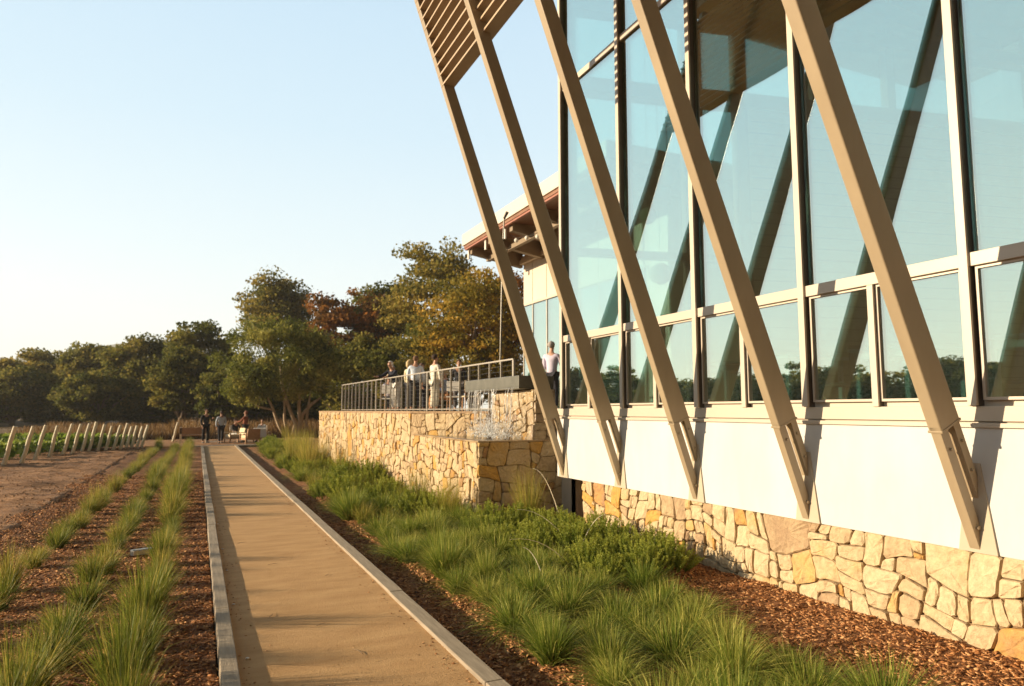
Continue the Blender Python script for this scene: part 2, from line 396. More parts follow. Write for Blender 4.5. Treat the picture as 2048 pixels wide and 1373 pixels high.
def chips(n, xr, yr, zf, name):
    x = rng.uniform(*xr, n); y = yr[0] + (yr[1]-yr[0])*rng.random(n)**1.7
    z = zf(x, y) + rng.uniform(.0, .012, n)
    c = np.stack([x, y, z], -1)[:, None, :]
    L = rng.uniform(.008, .024, n); a = rng.uniform(0, 2*math.pi, n); t = rng.uniform(-.5, .5, n)
    u = np.stack([np.cos(a)*np.cos(t), np.sin(a)*np.cos(t), np.sin(t)], -1)*L[:, None]
    v = np.stack([-np.sin(a), np.cos(a), rng.uniform(-.6, .6, n)], -1)*(L*rng.uniform(.25, .5, n))[:, None]
    nn = np.cross(u, v); nn /= np.linalg.norm(nn, axis=1)[:, None]; nn *= (L*.22)[:, None]
    P = np.stack([-u-v*.6, u*1.0-v, u*.8+v, -u*.9+v*.8], 1)+c
    Q = np.concatenate([P, P+nn[:, None, :]], 1).reshape(-1, 3)
    b = (np.arange(n)*8)[:, None, None]
    F = np.array([[4,5,6,7],[0,1,5,4],[1,2,6,5],[2,3,7,6],[3,0,4,7]])[None]+b
    tt = np.repeat(np.stack([rng.random(n)**1.1, rng.random(n), rng.random(n)], -1), 8, 0)
    o = link_mesh(name, fast_mesh(name, Q, 4, M['chips'], tt, faces=F.reshape(-1, 4)))
    return o
tag(chips(46000, (-2.7, .2), (2.6, 22), lbed_z, 'bark_mulch'), 'loose red brown bark chips between the grass rows left of the path', 'mulch', kind='stuff')
tag(chips(52000, (1.86, 5.30), (2.0, 16), rbed_z, 'bark_mulch'), 'loose red brown bark chips in the bed below the stone wall', 'mulch', kind='stuff')

def path_z(X, Y): return .006*(vnoise(X, Y, .8, 1)-.5)+.003*(vnoise(X, Y, .15, 6)-.5)
V, F = grid(np.arange(.30, 1.761, .06), np.arange(-3, 37.41, .12), path_z)
tag(link_mesh('path', fast_mesh('path', V, 4, M['path'], faces=F, smooth=True)), kind='structure')
b = MB().box(-.6, 4.6, 37.4, 46, -.1, .012); tag(b.build('paved_landing', M['deck']), kind='structure')
def kerb(x0, x1, z1, label):
    r = empty('path_kerb', ((x0+x1)/2, 15, 0)); tag(r, label, 'kerb')
    y = -3.0
    while y < 37:
        L = 2.4; m = MB(); m.box(x0-(x0+x1)/2, x1-(x0+x1)/2, y-15+.004, min(y+L, 37.3)-15, -.16, z1+random.uniform(-.004, .004))
        o = m.build('kerb_board', M['timber'], r, bevel=.006); o.location.x = random.uniform(-.005, .005); y += L
kerb(.205, .315, .055, 'weathered grey timber kerb along the left side of the path')
kerb(1.735, 1.865, .03, 'weathered grey timber kerb along the right side of the path')

def litter(n, name, lab, cat, size, material, edge, seed):
    r_ = np.random.default_rng(seed); y = 2.5+r_.random(n)**1.5*20
    x = r_.uniform(.32, 1.73, n)
    if edge: x = np.where(r_.random(n) < .5, .32+np.abs(r_.normal(0, .09, n)), 1.73-np.abs(r_.normal(0, .09, n)))
    c = np.stack([x, y, path_z(x, y)+.002], -1); L_ = size*r_.uniform(.4, 1.5, n)
    oc_ = np.array([[1,0,0],[0,1,0],[-1,0,0],[0,-1,0],[0,0,.5]])
    a = r_.uniform(0, 6.28, n); ca, sa = np.cos(a), np.sin(a)
    O_ = oc_[None]*L_[:, None, None]*r_.uniform(.4, 1.5, (n, 5, 1)); O_[:, :, 1] *= .6
    Q_ = O_.copy(); Q_[:, :, 0] = O_[:, :, 0]*ca[:, None]-O_[:, :, 1]*sa[:, None]; Q_[:, :, 1] = O_[:, :, 0]*sa[:, None]+O_[:, :, 1]*ca[:, None]
    P_ = c[:, None, :]+Q_
    F_ = (np.array([[0,1,4],[1,2,4],[2,3,4],[3,0,4]])[None]+(np.arange(n)*5)[:, None, None]).reshape(-1, 3)
    T_ = np.repeat(r_.random((n, 1)), 5, 0).reshape(-1)
    tag(link_mesh(name, fast_mesh(name, P_, 3, material, np.stack([T_, T_*0, T_*0], -1), faces=F_)), lab, cat, kind='stuff')
litter(900, 'bark_crumbs', 'crumbs of bark blown onto the edges of the tan path', 'bark', .010, M['chips'], True, 5)
litter(6000, 'loose_gravel', 'fine loose gravel on the tan path', 'gravel', .0045, M['path'], False, 6)
# twigs and leaf litter on the path
m = MB()
for x, y, a, L in [(.62, 6.3, 1.2, .12), (.95, 5.9, .5, .10), (1.15, 5.1, 1.9, .14), (.85, 4.55, 2.0, .16), (1.3, 7.6, 1.0, .1), (.8, 8.4, .3, .1), (1.2, 4.35, .9, .12), (.55, 9.9, .4, .12)]:
    z = .008; p = [(x, y, z), (x+L*.5*math.cos(a)+.01, y+L*.5*math.sin(a), z+.004), (x+L*math.cos(a), y+L*math.sin(a), z)]
    m.tube(p, [.0025, .002, .001], 5)
tag(m.build('fallen_twigs', M['bark']), 'thin dry twigs scattered on the tan path', 'twigs', kind='stuff')
for i, (x, y) in enumerate([(.39, 5.35), (.365, 6.85), (.36, 8.3), (.355, 9.6), (.35, 11.7)]):
    mm = MB(); mm.ball((0, 0, .006), .014, 7, 5, (1, .8, .45)); o = mm.build('pale_pebble', M['white']); o.location = (x, y, .002)
    tag(o, 'small pale pebble on the shaded left edge of the path', 'pebble', 'pebbles along the kerb')

# ------------------------------------------------------------------ masonry
def clip(poly, n, d):
    out = []
    k = len(poly)
    for i in range(k):
        p = poly[i]; q = poly[(i+1) % k]
        a = p[0]*n[0]+p[1]*n[1]-d; b = q[0]*n[0]+q[1]*n[1]-d
        if a <= 0: out.append(p)
        if (a < 0 < b) or (b < 0 < a):
            t = a/(a-b); out.append((p[0]+(q[0]-p[0])*t, p[1]+(q[1]-p[1])*t))
    return out

def split_poly(poly, target, rn, out, depth=0):
    k = len(poly)
    ar = abs(sum(poly[i][0]*poly[(i+1) % k][1]-poly[(i+1) % k][0]*poly[i][1] for i in range(k)))/2
    if ar < target*math.exp(rn.gauss(0.05, .75)) or depth > 13:
        out.append(poly); return
    cx = sum(p[0] for p in poly)/k; cy = sum(p[1] for p in poly)/k
    sxx = sum((p[0]-cx)**2 for p in poly); syy = sum((p[1]-cy)**2 for p in poly); sxy = sum((p[0]-cx)*(p[1]-cy) for p in poly)
    th = .5*math.atan2(2*sxy, sxx-syy)                       # long axis
    ext = math.sqrt(max(sxx, syy)/k)
    def worst(P):
        w_ = 9
        for i in range(len(P)):
            p = P[i-1]; q = P[i]; r = P[(i+1) % len(P)]
            a_ = (p[0]-q[0], p[1]-q[1]); b_ = (r[0]-q[0], r[1]-q[1]); la = math.hypot(*a_); lb = math.hypot(*b_)
            if la < .01 or lb < .01: continue
            w_ = min(w_, math.acos(max(-1, min(1, (a_[0]*b_[0]+a_[1]*b_[1])/la/lb))))
        return w_
    best = None
    for _ in range(5):
        t_ = th+rn.gauss(0, .30); n = (math.cos(t_), math.sin(t_)); d = cx*n[0]+cy*n[1]+rn.uniform(-.45, .45)*ext
        a = clip(poly, n, d); b = clip(poly, (-n[0], -n[1]), -d)
        if len(a) < 3 or len(b) < 3: continue
        sc = min(worst(a), worst(b))-(.4 if min(len(a), len(b)) < 4 else 0)
        if best is None or sc > best[0]: best = (sc, a, b)
    if best is None: out.append(poly); return
    a, b = best[1], best[2]
    split_poly(a, target, rn, out, depth+1); split_poly(b, target, rn, out, depth+1)

def stones(W_, H_, sp, seed, O, U, Vv, Nn, name, parent, material, thick=.048, joint=.0032, warm=0.0):
    rn = random.Random(seed)
    polys = []
    nc = max(1, round(W_/(sp*5)))
    for c in range(nc):
        split_poly([(W_*c/nc, 0), (W_*(c+1)/nc, 0), (W_*(c+1)/nc, H_), (W_*c/nc, H_)], sp*sp, rn, polys)
    O = np.array(O, float); U = np.array(U, float); Vv = np.array(Vv, float); Nn = np.array(Nn, float)
    vs = []; fs = []; tint = []
    warp = lambda x, y: (x+.05*math.sin(3.1*y+1.7*x+seed)*min(1, x*6, (W_-x)*6)+.025*math.sin(9*y+4*x)*min(1, x*6, (W_-x)*6), y+(.05*math.sin(2.7*x+seed)+.03*math.sin(7.3*x+2*y))*min(1, y*5, (H_-y)*5))
    for poly in polys:
        k = len(poly)
        if sum(poly[i][0]*poly[(i+1) % k][1]-poly[(i+1) % k][0]*poly[i][1] for i in range(k)) < 0: poly = poly[::-1]
        ring = []
        for i in range(k):
            p = poly[i]; q = poly[(i+1) % k]; L = math.hypot(q[0]-p[0], q[1]-p[1])
            if L < .02: continue
            cut = min(.034, L*.2)*rn.uniform(.3, 1.2)
            nseg = max(2, int(L/.06))
            for t in range(nseg):
                f = cut/L+(1-2*cut/L)*t/(nseg-1)
                ring.append((p[0]+(q[0]-p[0])*f, p[1]+(q[1]-p[1])*f))
        if len(ring) < 4: continue
        ring = [warp(*p) for p in ring]
        cx = sum(p[0] for p in ring)/len(ring); cy = sum(p[1] for p in ring)/len(ring)
        rr = []
        for (px, py) in ring:
            dx = px-cx; dy = py-cy; L = math.hypot(dx, dy)+1e-6
            ins = min(L*.3, joint*rn.uniform(.3, 2.4))
            rr.append((min(W_, max(0, px-dx/L*ins+rn.uniform(-.003, .003))), min(H_, max(0, py-dy/L*ins+rn.uniform(-.003, .003)))))
        n = len(rr); base = len(vs)
        tx = rn.uniform(-.07, .07); ty = rn.uniform(-.07, .07); th = thick*rn.uniform(.55, 1.25)
        tn = (min(1, max(0, rn.choice([rn.uniform(.1, .65), rn.uniform(.2, .62), rn.uniform(.0, 1)])+warm)), rn.uniform(0, 9), rn.uniform(0, 9))
        for f, hh in [(1, None), (1, .62), (.94, .93), (.62, 1.03)]:
            for (px, py) in rr:
                qx = cx+(px-cx)*f; qy = cy+(py-cy)*f
                h = -.03 if hh is None else th*hh+(qx-cx)*tx+(qy-cy)*ty+(rn.uniform(-.008, .008) if f < 1 else 0)
                vs.append(O+U*qx+Vv*qy+Nn*h); tint.append(tn)
        vs.append(O+U*cx+Vv*cy+Nn*(th*1.06+rn.uniform(-.006, .006))); tint.append(tn)
        for l in range(3):
            for q in range(n):
                a = base+l*n+q; c = base+l*n+(q+1) % n
                fs.append((a, c, c+n, a+n))
        for q in range(n):
            fs.append((base+3*n+q, base+3*n+(q+1) % n, base+4*n))
    if np.dot(np.cross(U, Vv), Nn) < 0: fs = [f[::-1] for f in fs]
    me = bpy.data.meshes.new(name); me.from_pydata([tuple(v) for v in vs], [], fs); me.materials.append(material)
    at = me.attributes.new('tint', 'FLOAT_VECTOR', 'POINT'); at.data.foreach_set('vector', np.array(tint, np.float32).ravel())
    me.update()
    o = link_mesh(name, me, parent)
    return o
XD = (1, 0, 0); YD = (0, 1, 0); ZD = (0, 0, 1); XN = (-1, 0, 0); YN = (0, -1, 0)

# ------------------------------------------------------------------ main glass building
XB = 5.32
B = empty('glass_building', (XB, 3, 0)); B.location = (0, 0, 0)
tag(B, 'glass fronted building with leaning tan steel struts on a fieldstone base', 'building')
Y0 = -7.0; YE = 9.78
MY = [9.62, 7.91, 6.36, 4.785, 3.23, 1.66, .10, -1.47, -3.03, -4.6, -6.2]
# fieldstone base with its mortar core
MB().box(XB+.055, XB+.5, Y0, 9.12, -.2, .715).build('stone_core', M['mortar'], B)
stones(16.1, .93, .212, 14, (XB+.055, 9.10, -.22), YN, ZD, XN, 'stone_base', B, M['stone'])
stones(2.2, .93, .27, 12, (XB+.06, 9.12, -.22), XD, ZD, YD, 'stone_return', B, M['stone'])
# smooth concrete band, cap, sill
MB().box(XB, XB+.45, Y0, 9.86, .70, 1.625).build('concrete_band', M['plaster'], B, bevel=.006)
MB().box(XB-.025, XB+.4, Y0, 9.87, 1.625, 1.66).build('band_cap', M['frame'], B, bevel=.004)
m = MB(); m.box(XB-.012, XB+.2, Y0, 9.87, 1.672, 1.785); m.box(XB+.02, XB+.2, Y0, 9.87, 1.655, 1.675)
m.build('window_sill', M['frame'], B, bevel=.004)
MB().box(XB+.045, XB+.2, Y0, 9.65, 1.785, 1.83).build('lower_frame', M['frame'], B)
mr_ = MB().box(XB-.028, XB+.0, Y0, 9.655, 2.845, 2.95).build('middle_rail', M['frame'], B, bevel=.004)
MB().box(XB-.001, XB+.13, Y0, 9.655, 2.85, 2.945).build('shaded_side', M['shaded_side'], mr_)
mr_ = MB().box(XB-.01, XB+.02, Y0, 9.655, 7.05, 7.15).build('upper_rail', M['frame'], B, bevel=.004)
MB().box(XB+.019, XB+.13, Y0, 9.655, 7.055, 7.145).build('shaded_side', M['shaded_side'], mr_)
for i, y in enumerate(MY):
    m = MB(); m.box(XB-.055, XB-.03, y-.035, y+.035, 1.79, 9.4)
    mu = m.build('mullion', M['frame'], B, bevel=.003)
    m = MB(); m.box(XB-.031, XB+.14, y-.031, y+.031, 1.786, 9.4); m.build('shaded_side', M['shaded_side'], mu)  # body behind the cap, coloured dark to carry the mullion's side shade
for i in range(len(MY)-1):
    y1 = MY[i]; y0 = MY[i+1]; ym = y0+(y1-y0)*.53
    m = MB(); m.box(XB-.03, XB-.008, ym-.03, ym+.03, 1.786, 2.845)
    mu = m.build('lower_mullion', M['frame'], B, bevel=.003)
    m = MB(); m.box(XB-.009, XB+.14, ym-.026, ym+.026, 1.786, 2.845); m.build('shaded_side', M['shaded_side'], mu)
    for (a, b_, z0, z1) in ((y0+.05, ym-.028, 1.83, 2.845), (ym+.028, y1-.05, 1.83, 2.845)):
        s = MB()
        s.box(XB+.002, XB+.10, a, a+.022, z0, z1); s.box(XB+.002, XB+.10, b_-.022, b_, z0, z1)
        s.box(XB+.002, XB+.10, a+.022, b_-.022, z0, z0+.022); s.box(XB+.002, XB+.10, a+.022, b_-.022, z1-.022, z1)
        sh = s.build('window_sash', M['frame'], B)
        MB().box(XB+.022, XB+.040, a+.018, b_-.018, z0+.018, z1-.018).build('glass_pane', M['glass'], sh)
    MB().box(XB+.022, XB+.040, y0+.045, y1-.045, 2.945, 7.055).build('glass_pane', M['glass'], B)
    MB().box(XB+.022, XB+.040, y0+.045, y1-.045, 7.145, 9.4).build('glass_pane', M['glass'], B)
# leaning struts
TIPY = [9.60, 7.995, 6.415, 4.814, 3.25, 1.67, .1, -1.5, -3.1, -4.7]
LEAN = [-.355, -.369, -.379, -.411, -.461, -.48, -.50, -.52, -.54, -.56]
ZTOP = 9.1
for ty, la in zip(TIPY, LEAN):
    D = np.array([la, -.023, 1.0])
    ax = D/np.linalg.norm(D)
    perp = np.array([ax[2], 0, -ax[0]]); perp /= np.linalg.norm(perp)      # towards the wall, within the strut plane
    side = np.cross(perp, ax); side /= np.linalg.norm(side)
    if side[1] < 0: side = -side
    base = np.array([XB-.018, ty, .725])
    p = base+D*.86; q = base+D*(ZTOP-.73)
    m = MB(); vs = []
    for c_, dd, ww in ((p, .235, .10), (q, .135, .125)):
        for a_, b_ in ((0, 0), (dd, 0), (dd, ww), (0, ww)): vs.append(c_+perp*a_+side*b_)
    fs = [(3,2,1,0),(4,5,6,7),(0,1,5,4),(1,2,6,5),(2,3,7,6),(3,0,4,7)]
    if np.dot(np.cross(perp, side), q-p) < 0: fs = [f[::-1] for f in fs]
    m.add(vs, fs)
    st = m.build('strut', M['steel'], B, bevel=.012, seg=3)
    m = MB(); m.obox(base+ax*.0, p+ax*.05, perp, side, .0, .088, .012, .088); m.build('foot_bar', M['steel'], st, bevel=.004)
    m = MB(); m.obox(base+ax*.34, p+ax*.05, perp, side, .160, .235, .012, .088); m.build('foot_bar', M['steel'], st, bevel=.004)
    # pin and bolts of the foot, weld collar at the box end
    for h_, o_ in ((.16, .045), (.80, .045), (.80, .19), (.56, .19)):
        c_ = base+ax*h_+perp*o_
        m = MB(); m.tube([tuple(c_-side*.004), tuple(c_+side*.108)], .016 if h_ < .2 else .011, 8)
        m.build('bolt', M['steel'], st)
    m = MB(); m.obox(p-ax*.0, p+ax*.018, perp, side, -.005, .240, -.005, .105); m.build('end_plate', M['steel'], st, bevel=.003)
    # tapered concrete haunch behind the foot
    z0, z1 = .702, 1.36
    y = ty+.03
    vs = [(XB-.018, y-.14, z0), (XB-.018, y+.14, z0), (XB-.010, y+.05, z1), (XB-.010, y-.05, z1),
          (XB+.02, y-.14, z0), (XB+.02, y+.14, z0), (XB+.02, y+.05, z1), (XB+.02, y-.05, z1)]
    m = MB(); m.add(vs, [(0,1,2,3),(7,6,5,4),(1,0,4,5),(2,1,5,6),(3,2,6,7),(0,3,7,4)]); m.build('haunch', M['plate'], st)
# sun louvers between the struts
for i in range(len(TIPY)-1):
    m = MB()
    for k in range(17):
        z = (6.68 if i < 2 else 6.954)+.137*k
        xa = xb = XB-.018+LEAN[0]*(z-.725)
        y1 = TIPY[i]-.023*(z-.725)+.10; y0 = TIPY[i+1]-.023*(z-.725)+.10
        vs = [(xb-.005, y0, z), (xa-.005, y1, z), (xa+.19, y1, z+.012), (xb+.19, y0, z+.012),
              (xb-.005, y0, z+.032), (xa-.005, y1, z+.032), (xa+.19, y1, z+.030), (xb+.19, y0, z+.030)]
        m.add(vs, [(0,1,2,3),(7,6,5,4),(1,0,4,5),(2,1,5,6),(3,2,6,7),(0,3,7,4)])
    m.build('sun_louver', M['louver'], B)
m = MB(); m.prism([(2.05, 9.9), (1.95, Y0), (2.35, Y0), (2.45, 9.9)], 9.3, 9.55); m.build('eave_beam', M['louver'], B, bevel=.01)
m = MB(); m.prism([(2.1, 9.85), (2.0, Y0), (16.5, Y0), (16.5, 9.85)], 9.56, 9.72); m.build('roof', M['fascia'], B)
# interior
MB().box(XB+.18, 15.2, Y0, 9.3, 1.45, 1.62).build('floor', M['floor'], B)
MB().box(XB+.1, 15.2, Y0, 10.2, 9.40, 9.54).build('ceiling', M['wood'], B)
# end wall (runs slightly off square)
E0 = np.array([XB+.15, 9.62]); ED = np.array([.9757, -.219]); EN = np.array([.219, .9757])
def epl(m_, t0, t1, z0, z1, d0, d1):
    P = [E0+ED*t0+EN*d0, E0+ED*t1+EN*d0, E0+ED*t1+EN*d1, E0+ED*t0+EN*d1]
    m_.prism([tuple(a) for a in P], z0, z1)
m = MB(); epl(m, 3.15, 9.6, 1.62, 7.10, 0, .12); m.build('inner_wall', M['plank'], B)
m = MB()
for k in range(26): epl(m, 3.2, 9.55, 1.75+k*.205, 1.75+k*.205+.012, -.006, .003)
m.build('plank_joints', M['darkwood'], B)
m = MB(); epl(m, 0, 9.6, 7.10, 7.36, -.08, .18); epl(m, 0, 9.6, 8.55, 8.8, -.08, .18); epl(m, 0, 3.1, 1.62, 1.75, -.05, .12)
epl(m, 0, 3.1, 4.3, 4.42, -.04, .12)
m.build('end_beam', M['darkwood'], B)
for t, w_ in ((.0, .1), (1.0, .08), (2.05, .08), (3.05, .22), (4.6, .16), (6.2, .16), (7.8, .16), (9.5, .2)):
    m = MB(); epl(m, t, t+w_, 1.62 if t < 3.2 else 7.1, 9.4, -.05, .14); m.build('post', M['darkwood'], B)
m = MB(); epl(m, 0.1, 3.05, 1.62, 7.1, .03, .05); epl(m, .1, 9.5, 7.36, 9.4, .03, .05); m.build('end_glass', M['clear'], B)
MB().box(15.0, 15.2, Y0, 7.6, 1.62, 5.2).build('back_wall', M['darkwood'], B)
for y in (6.9, 3.4, -.1, -3.6, -6.8):
    MB().box(14.9, 15.25, y-.12, y+.12, 1.62, 9.4).build('post', M['darkwood'], B)
MB().box(14.95, 15.2, Y0, 7.6, 5.2, 5.45).build('back_beam', M['darkwood'], B)
for y in (8.2, 5.0, 1.8, -1.4, -4.6):
    MB().box(XB+.2, 15, y-.1, y+.1, 9.05, 9.39).build('roof_beam', M['darkwood'], B)

# hanging lamps inside
for (x, y, z, r, lab) in [(6.55, 8.45, 5.42, .17, 'round pale pendant lamp hanging high behind the glass'), (6.45, 8.55, 3.87, .17, 'round pale pendant lamp hanging lower behind the glass'), (6.2, 8.5, 4.75, .13, 'small round pendant lamp between the two larger ones behind the glass')]:
    r_ = empty('pendant_lamp', (x, y, z)); tag(r_, lab, 'lamp')
    MB().ball((0, 0, 0), r, 20, 14).build('lamp_globe', M['cream_cloth'], r_, smooth=True)
    MB().tube([(0, 0, r), (0, 0, 9.4-z)], .006, 6).build('cord', M['darkmetal'], r_)

# tables and stools inside
def table(x, y, lab, rz=0):
    t = empty('dining_table', (x, y, 1.62), rz); tag(t, lab, 'table', 'tables inside the glass building')
    m = MB(); m.box(-.55, .55, -.38, .38, .80, .84); m.build('table_top', M['white'], t, bevel=.006)
    m = MB(); m.box(-.5, .5, -.33, .33, .72, .80); m.build('apron', M['grey'], t)
    for sx in (-1, 1):
        for sy in (-1, 1):
            MB().box(sx*.47-.025, sx*.47+.025, sy*.30-.025, sy*.30+.025, 0, .72).build('leg', M['white'], t)
    return t
for x, y, lab in [(7.3, 6.75, 'pale dining table behind the lower window fourth from the right'), (7.4, 5.2, 'pale dining table behind the lower window left of the nearest strut'), (7.4, 3.7, 'pale dining table behind the lower window right of the nearest strut'), (7.5, 8.1, 'pale dining table behind the far lower windows')]:
    table(x, y, lab)
def chair(x, y, rz, lab, z=1.62, seat='darkwood', grp='chairs inside the glass building'):
    t = empty('chair', (x, y, z), rz); tag(t, lab, 'chair', grp)
    MB().box(-.22, .22, -.22, .22, .43, .47).build('seat', M[seat], t, bevel=.01)
    MB().box(-.21, .21, .19, .215, .62, .92).build('backrest', M[seat], t, bevel=.008)
    for sx in (-1, 1):
        MB().tube([(sx*.2, -.2, 0), (sx*.19, -.19, .43)], .014, 8).build('leg', M['tan_wood'], t)
        MB().tube([(sx*.2, .23, 0), (sx*.19, .2, .45), (sx*.19, .2, .92)], .014, 8).build('leg', M['tan_wood'], t)
    return t
chair(7.3, 5.95, R(180), 'dark wooden chair between the two right hand dining tables inside')
chair(7.3, 7.45, R(180), 'dark wooden chair behind the middle lower windows inside')
chair(8.3, 4.4, R(-90), 'dark wooden chair at the far side of a table inside the right window')
chair(7.3, 2.9, R(10), 'dark wooden chair inside the rightmost lower window')

# ------------------------------------------------------------------ fountain, terrace wall, terrace
TW = empty('terrace_wall', (4.13, 20, 0)); TW.location = (0, 0, 0)
tag(TW, 'long pale fieldstone retaining wall below the terrace railing', 'wall')
m = MB(); m.prism([(4.19, 26.4), (4.19, 14.25), (5.15, 12.36), (5.6, 12.3), (5.6, 26.6), (5.1, 28.9)], -.2, 1.70); m.build('wall_core', M['palemortar'], TW)
stones(12.15, 1.92, .22, 21, (4.18, 26.4, -.2), YN, ZD, XN, 'stone_face', TW, M['stone'], warm=0)
seg = np.array([5.15-4.19, 12.36-14.25, 0]); L = np.linalg.norm(seg); seg /= L; nrm = np.cross(seg, (0, 0, 1)); nrm = -nrm if nrm[0] > 0 else nrm
stones(L, 1.92, .17, 22, (4.18, 14.25, -.2), seg, ZD, nrm, 'stone_face', TW, M['stone'])
m = MB(); m.prism([(4.12, 26.4), (4.12, 14.22), (5.12, 12.28), (5.6, 12.28), (5.6, 26.9), (5.1, 28.95)], 1.695, 1.742); m.build('coping', M['stone'], TW)

FN = empty('stone_fountain', (0, 0, 0)); tag(FN, 'raised fieldstone fountain basin with water spilling from a dark trough', 'fountain')
m = MB(); m.prism([(4.20, 14.18), (4.20, 10.42), (7.0, 10.42), (7.0, 10.8), (5.2, 12.2)], -.2, 1.20); m.build('basin_core', M['palemortar'], FN)
stones(3.85, 1.44, .19, 31, (4.19, 14.25, -.2), YN, ZD, XN, 'basin_side', FN, M['stone'])
stones(2.85, 1.44, .30, 32, (4.15, 10.41, -.2), XD, ZD, YN, 'basin_front', FN, M['stone'], warm=.05)
m = MB(); m.box(4.14, 4.30, 10.37, 14.1, 1.235, 1.262); m.box(4.30, 6.9, 10.37, 10.50, 1.235, 1.262); m.build('basin_rim', M['wetstone'], FN, bevel=.006)
m = MB(); m.prism([(4.29, 14.0), (4.29, 10.49), (5.21, 10.49), (5.21, 12.26)], 1.18, 1.252); m.build('pool_water', M['water'], FN)
m = MB(); m.box(5.23, 5.62, 10.49, 12.27, 1.2, 2.12); m.build('spill_wall', M['mortar'], FN)
M['dampstone'] = stonemat('damp_stone', wet=.4, k=.78, rough=.4)
stones(1.80, .92, .25, 41, (5.235, 12.27, 1.2), YN, ZD, XN, 'spill_face', FN, M['dampstone'])
stones(.40, .92, .22, 42, (5.21, 10.495, 1.2), XD, ZD, YN, 'spill_end', FN, M['dampstone'])
t = MB(); t.box(4.98, 5.66, 10.6, 13.2, 2.125, 2.16); t.box(4.98, 5.02, 10.6, 13.2, 2.16, 2.355); t.box(5.62, 5.66, 10.6, 13.2, 2.16, 2.355); t.box(5.02, 5.62, 10.6, 10.64, 2.16, 2.355); t.box(5.02, 5.62, 13.16, 13.2, 2.16, 2.355)
t.build('trough', M['trough'], FN, bevel=.006)
m = MB(); m.box(5.03, 5.61, 10.65, 13.15, 2.2, 2.33); m.build('trough_water', M['water'], FN)
# water threads and splashes
m = MB()
rw = random.Random(5)
for k in range(26):
    y = rw.choice([rw.gauss(11.6, .10), rw.gauss(12.5, .22), rw.gauss(10.9, .14), rw.uniform(10.7, 12.9)])
    x = 4.97; z = 2.15; pts = []; xo = rw.uniform(.0, .10); bot = 1.26+rw.random()*.25 if rw.random() < .8 else 1.7
    for s in range(9):
        f = s/8; pts.append((x-xo*math.sqrt(f)-.01+rw.uniform(-.006, .006), y+rw.uniform(-.008, .008), z-(z-bot)*f))
    m.tube(pts, [.003+rw.random()*.003]*9, 5)
for k in range(1300):
    y = rw.gauss(11.5, .40); 
    if y < 10.5 or y > 13.2: continue
    h = abs(rw.gauss(0, .20)); x = rw.gauss(4.86, .13)
    if x > 5.15: continue
    zz = 1.26+h*math.exp(-((y-11.5)/1.1)**2); r = rw.uniform(.002, .0075)
    m.tube([(x, y, zz), (x+rw.uniform(-.02, .02), y+rw.uniform(-.02, .02), zz+rw.uniform(.01, .05))], [r, r*.4], 5)
m.build('falling_water', M['splash'], FN, smooth=True)

T = MB(); T.prism([(5.6, 9.9), (22, 9.9), (22, 29), (5.15, 29), (5.62, 26.9), (5.62, 12.3), (5.68, 12.3), (5.68, 9.9)], -.2, 1.72)
tag(T.build('terrace', M['terrace']), kind='structure')

# ------------------------------------------------------------------ railing
A0 = np.array([5.34, 28.34]); A1 = np.array([5.78, 12.54]); LR = np.linalg.norm(A1-A0); dr = (A1-A0)/LR
RL = empty('terrace_railing', (A0[0], A0[1], 1.72)); tag(RL, 'grey steel railing with thin horizontal rods along the terrace edge', 'railing')
RL.rotation_euler = (0, 0, math.atan2(dr[1], dr[0]))
MB().box(0, LR, -.02, .02, 1.06, 1.09).build('top_rail', M['railing'], RL)
MB().box(0, LR, -.015, .015, .06, .08).build('bottom_rail', M['railing'], RL)
n = 27
pm = None
for k in range(n+1):
    x = LR*k/n; wdt = .028 if k % 9 == 0 else .012
    MB().box(x-wdt, x+wdt, -.022, .022, 0, 1.06).build('rail_post', M['railing'], RL)
for j in range(8):
    z = .17+j*.112
    MB().tube([(0, 0, z), (LR, 0, z)], .0045, 6).build('rail_rod', M['darkmetal'], RL)
# mast
r = empty('slim_mast', (5.95, 13.65, 1.72)); tag(r, 'thin dark mast rising from the terrace in front of the pavilion roof', 'mast')
MB().tube([(0, 0, 0), (.02, .0, 1.1), (.06, -.02, 3.4), (.09, -.03, 4.3)], [.024, .022, .02, .016], 8).build('pole', M['darkmetal'], r)
MB().tube([(0, 0, 0), (0, 0, .42)], [.075, .03], 10).build('foot', M['frame'], r)
MB().tube([(.09, -.03, 4.3), (.15, -.08, 4.45)], [.03, .04], 8).build('spotlight', M['darkmetal'], r)

# ------------------------------------------------------------------ pavilion behind
P = empty('terrace_pavilion', (0, 0, 0)); tag(P, 'cream panelled pavilion with a wide overhanging roof beyond the glass building', 'building')
MB().box(8.66, 15, 11.2, 17.93, 1.72, 6.2).build('inner_volume', M['panel'], P)
js = [17.97, 17.37, 16.5, 15.6, 14.7, 13.8, 12.9, 12.0]
for i in range(len(js)-1):
    MB().box(8.60, 8.655, js[i+1]+.012, js[i]-.012, 4.87, 6.05).build('wall_panel', M['panel'], P, bevel=.004)
    m = MB(); m.box(8.60, 8.655, js[i+1]-.02, js[i+1]+.02, 1.72, 4.82); w_ = m.build('window_frame', M['frame'], P)
    MB().box(8.615, 8.640, js[i+1]+.021, js[i]-.021, 1.80, 4.79).build('window', M['glass'], P)
m = MB(); m.box(8.57, 8.65, 11.9, 17.99, 4.80, 4.86); m.box(8.57, 8.65, 11.9, 17.99, 1.72, 1.79); m.box(8.60, 8.65, 17.95, 17.99, 1.79, 4.8); m.build('window_head', M['frame'], P)
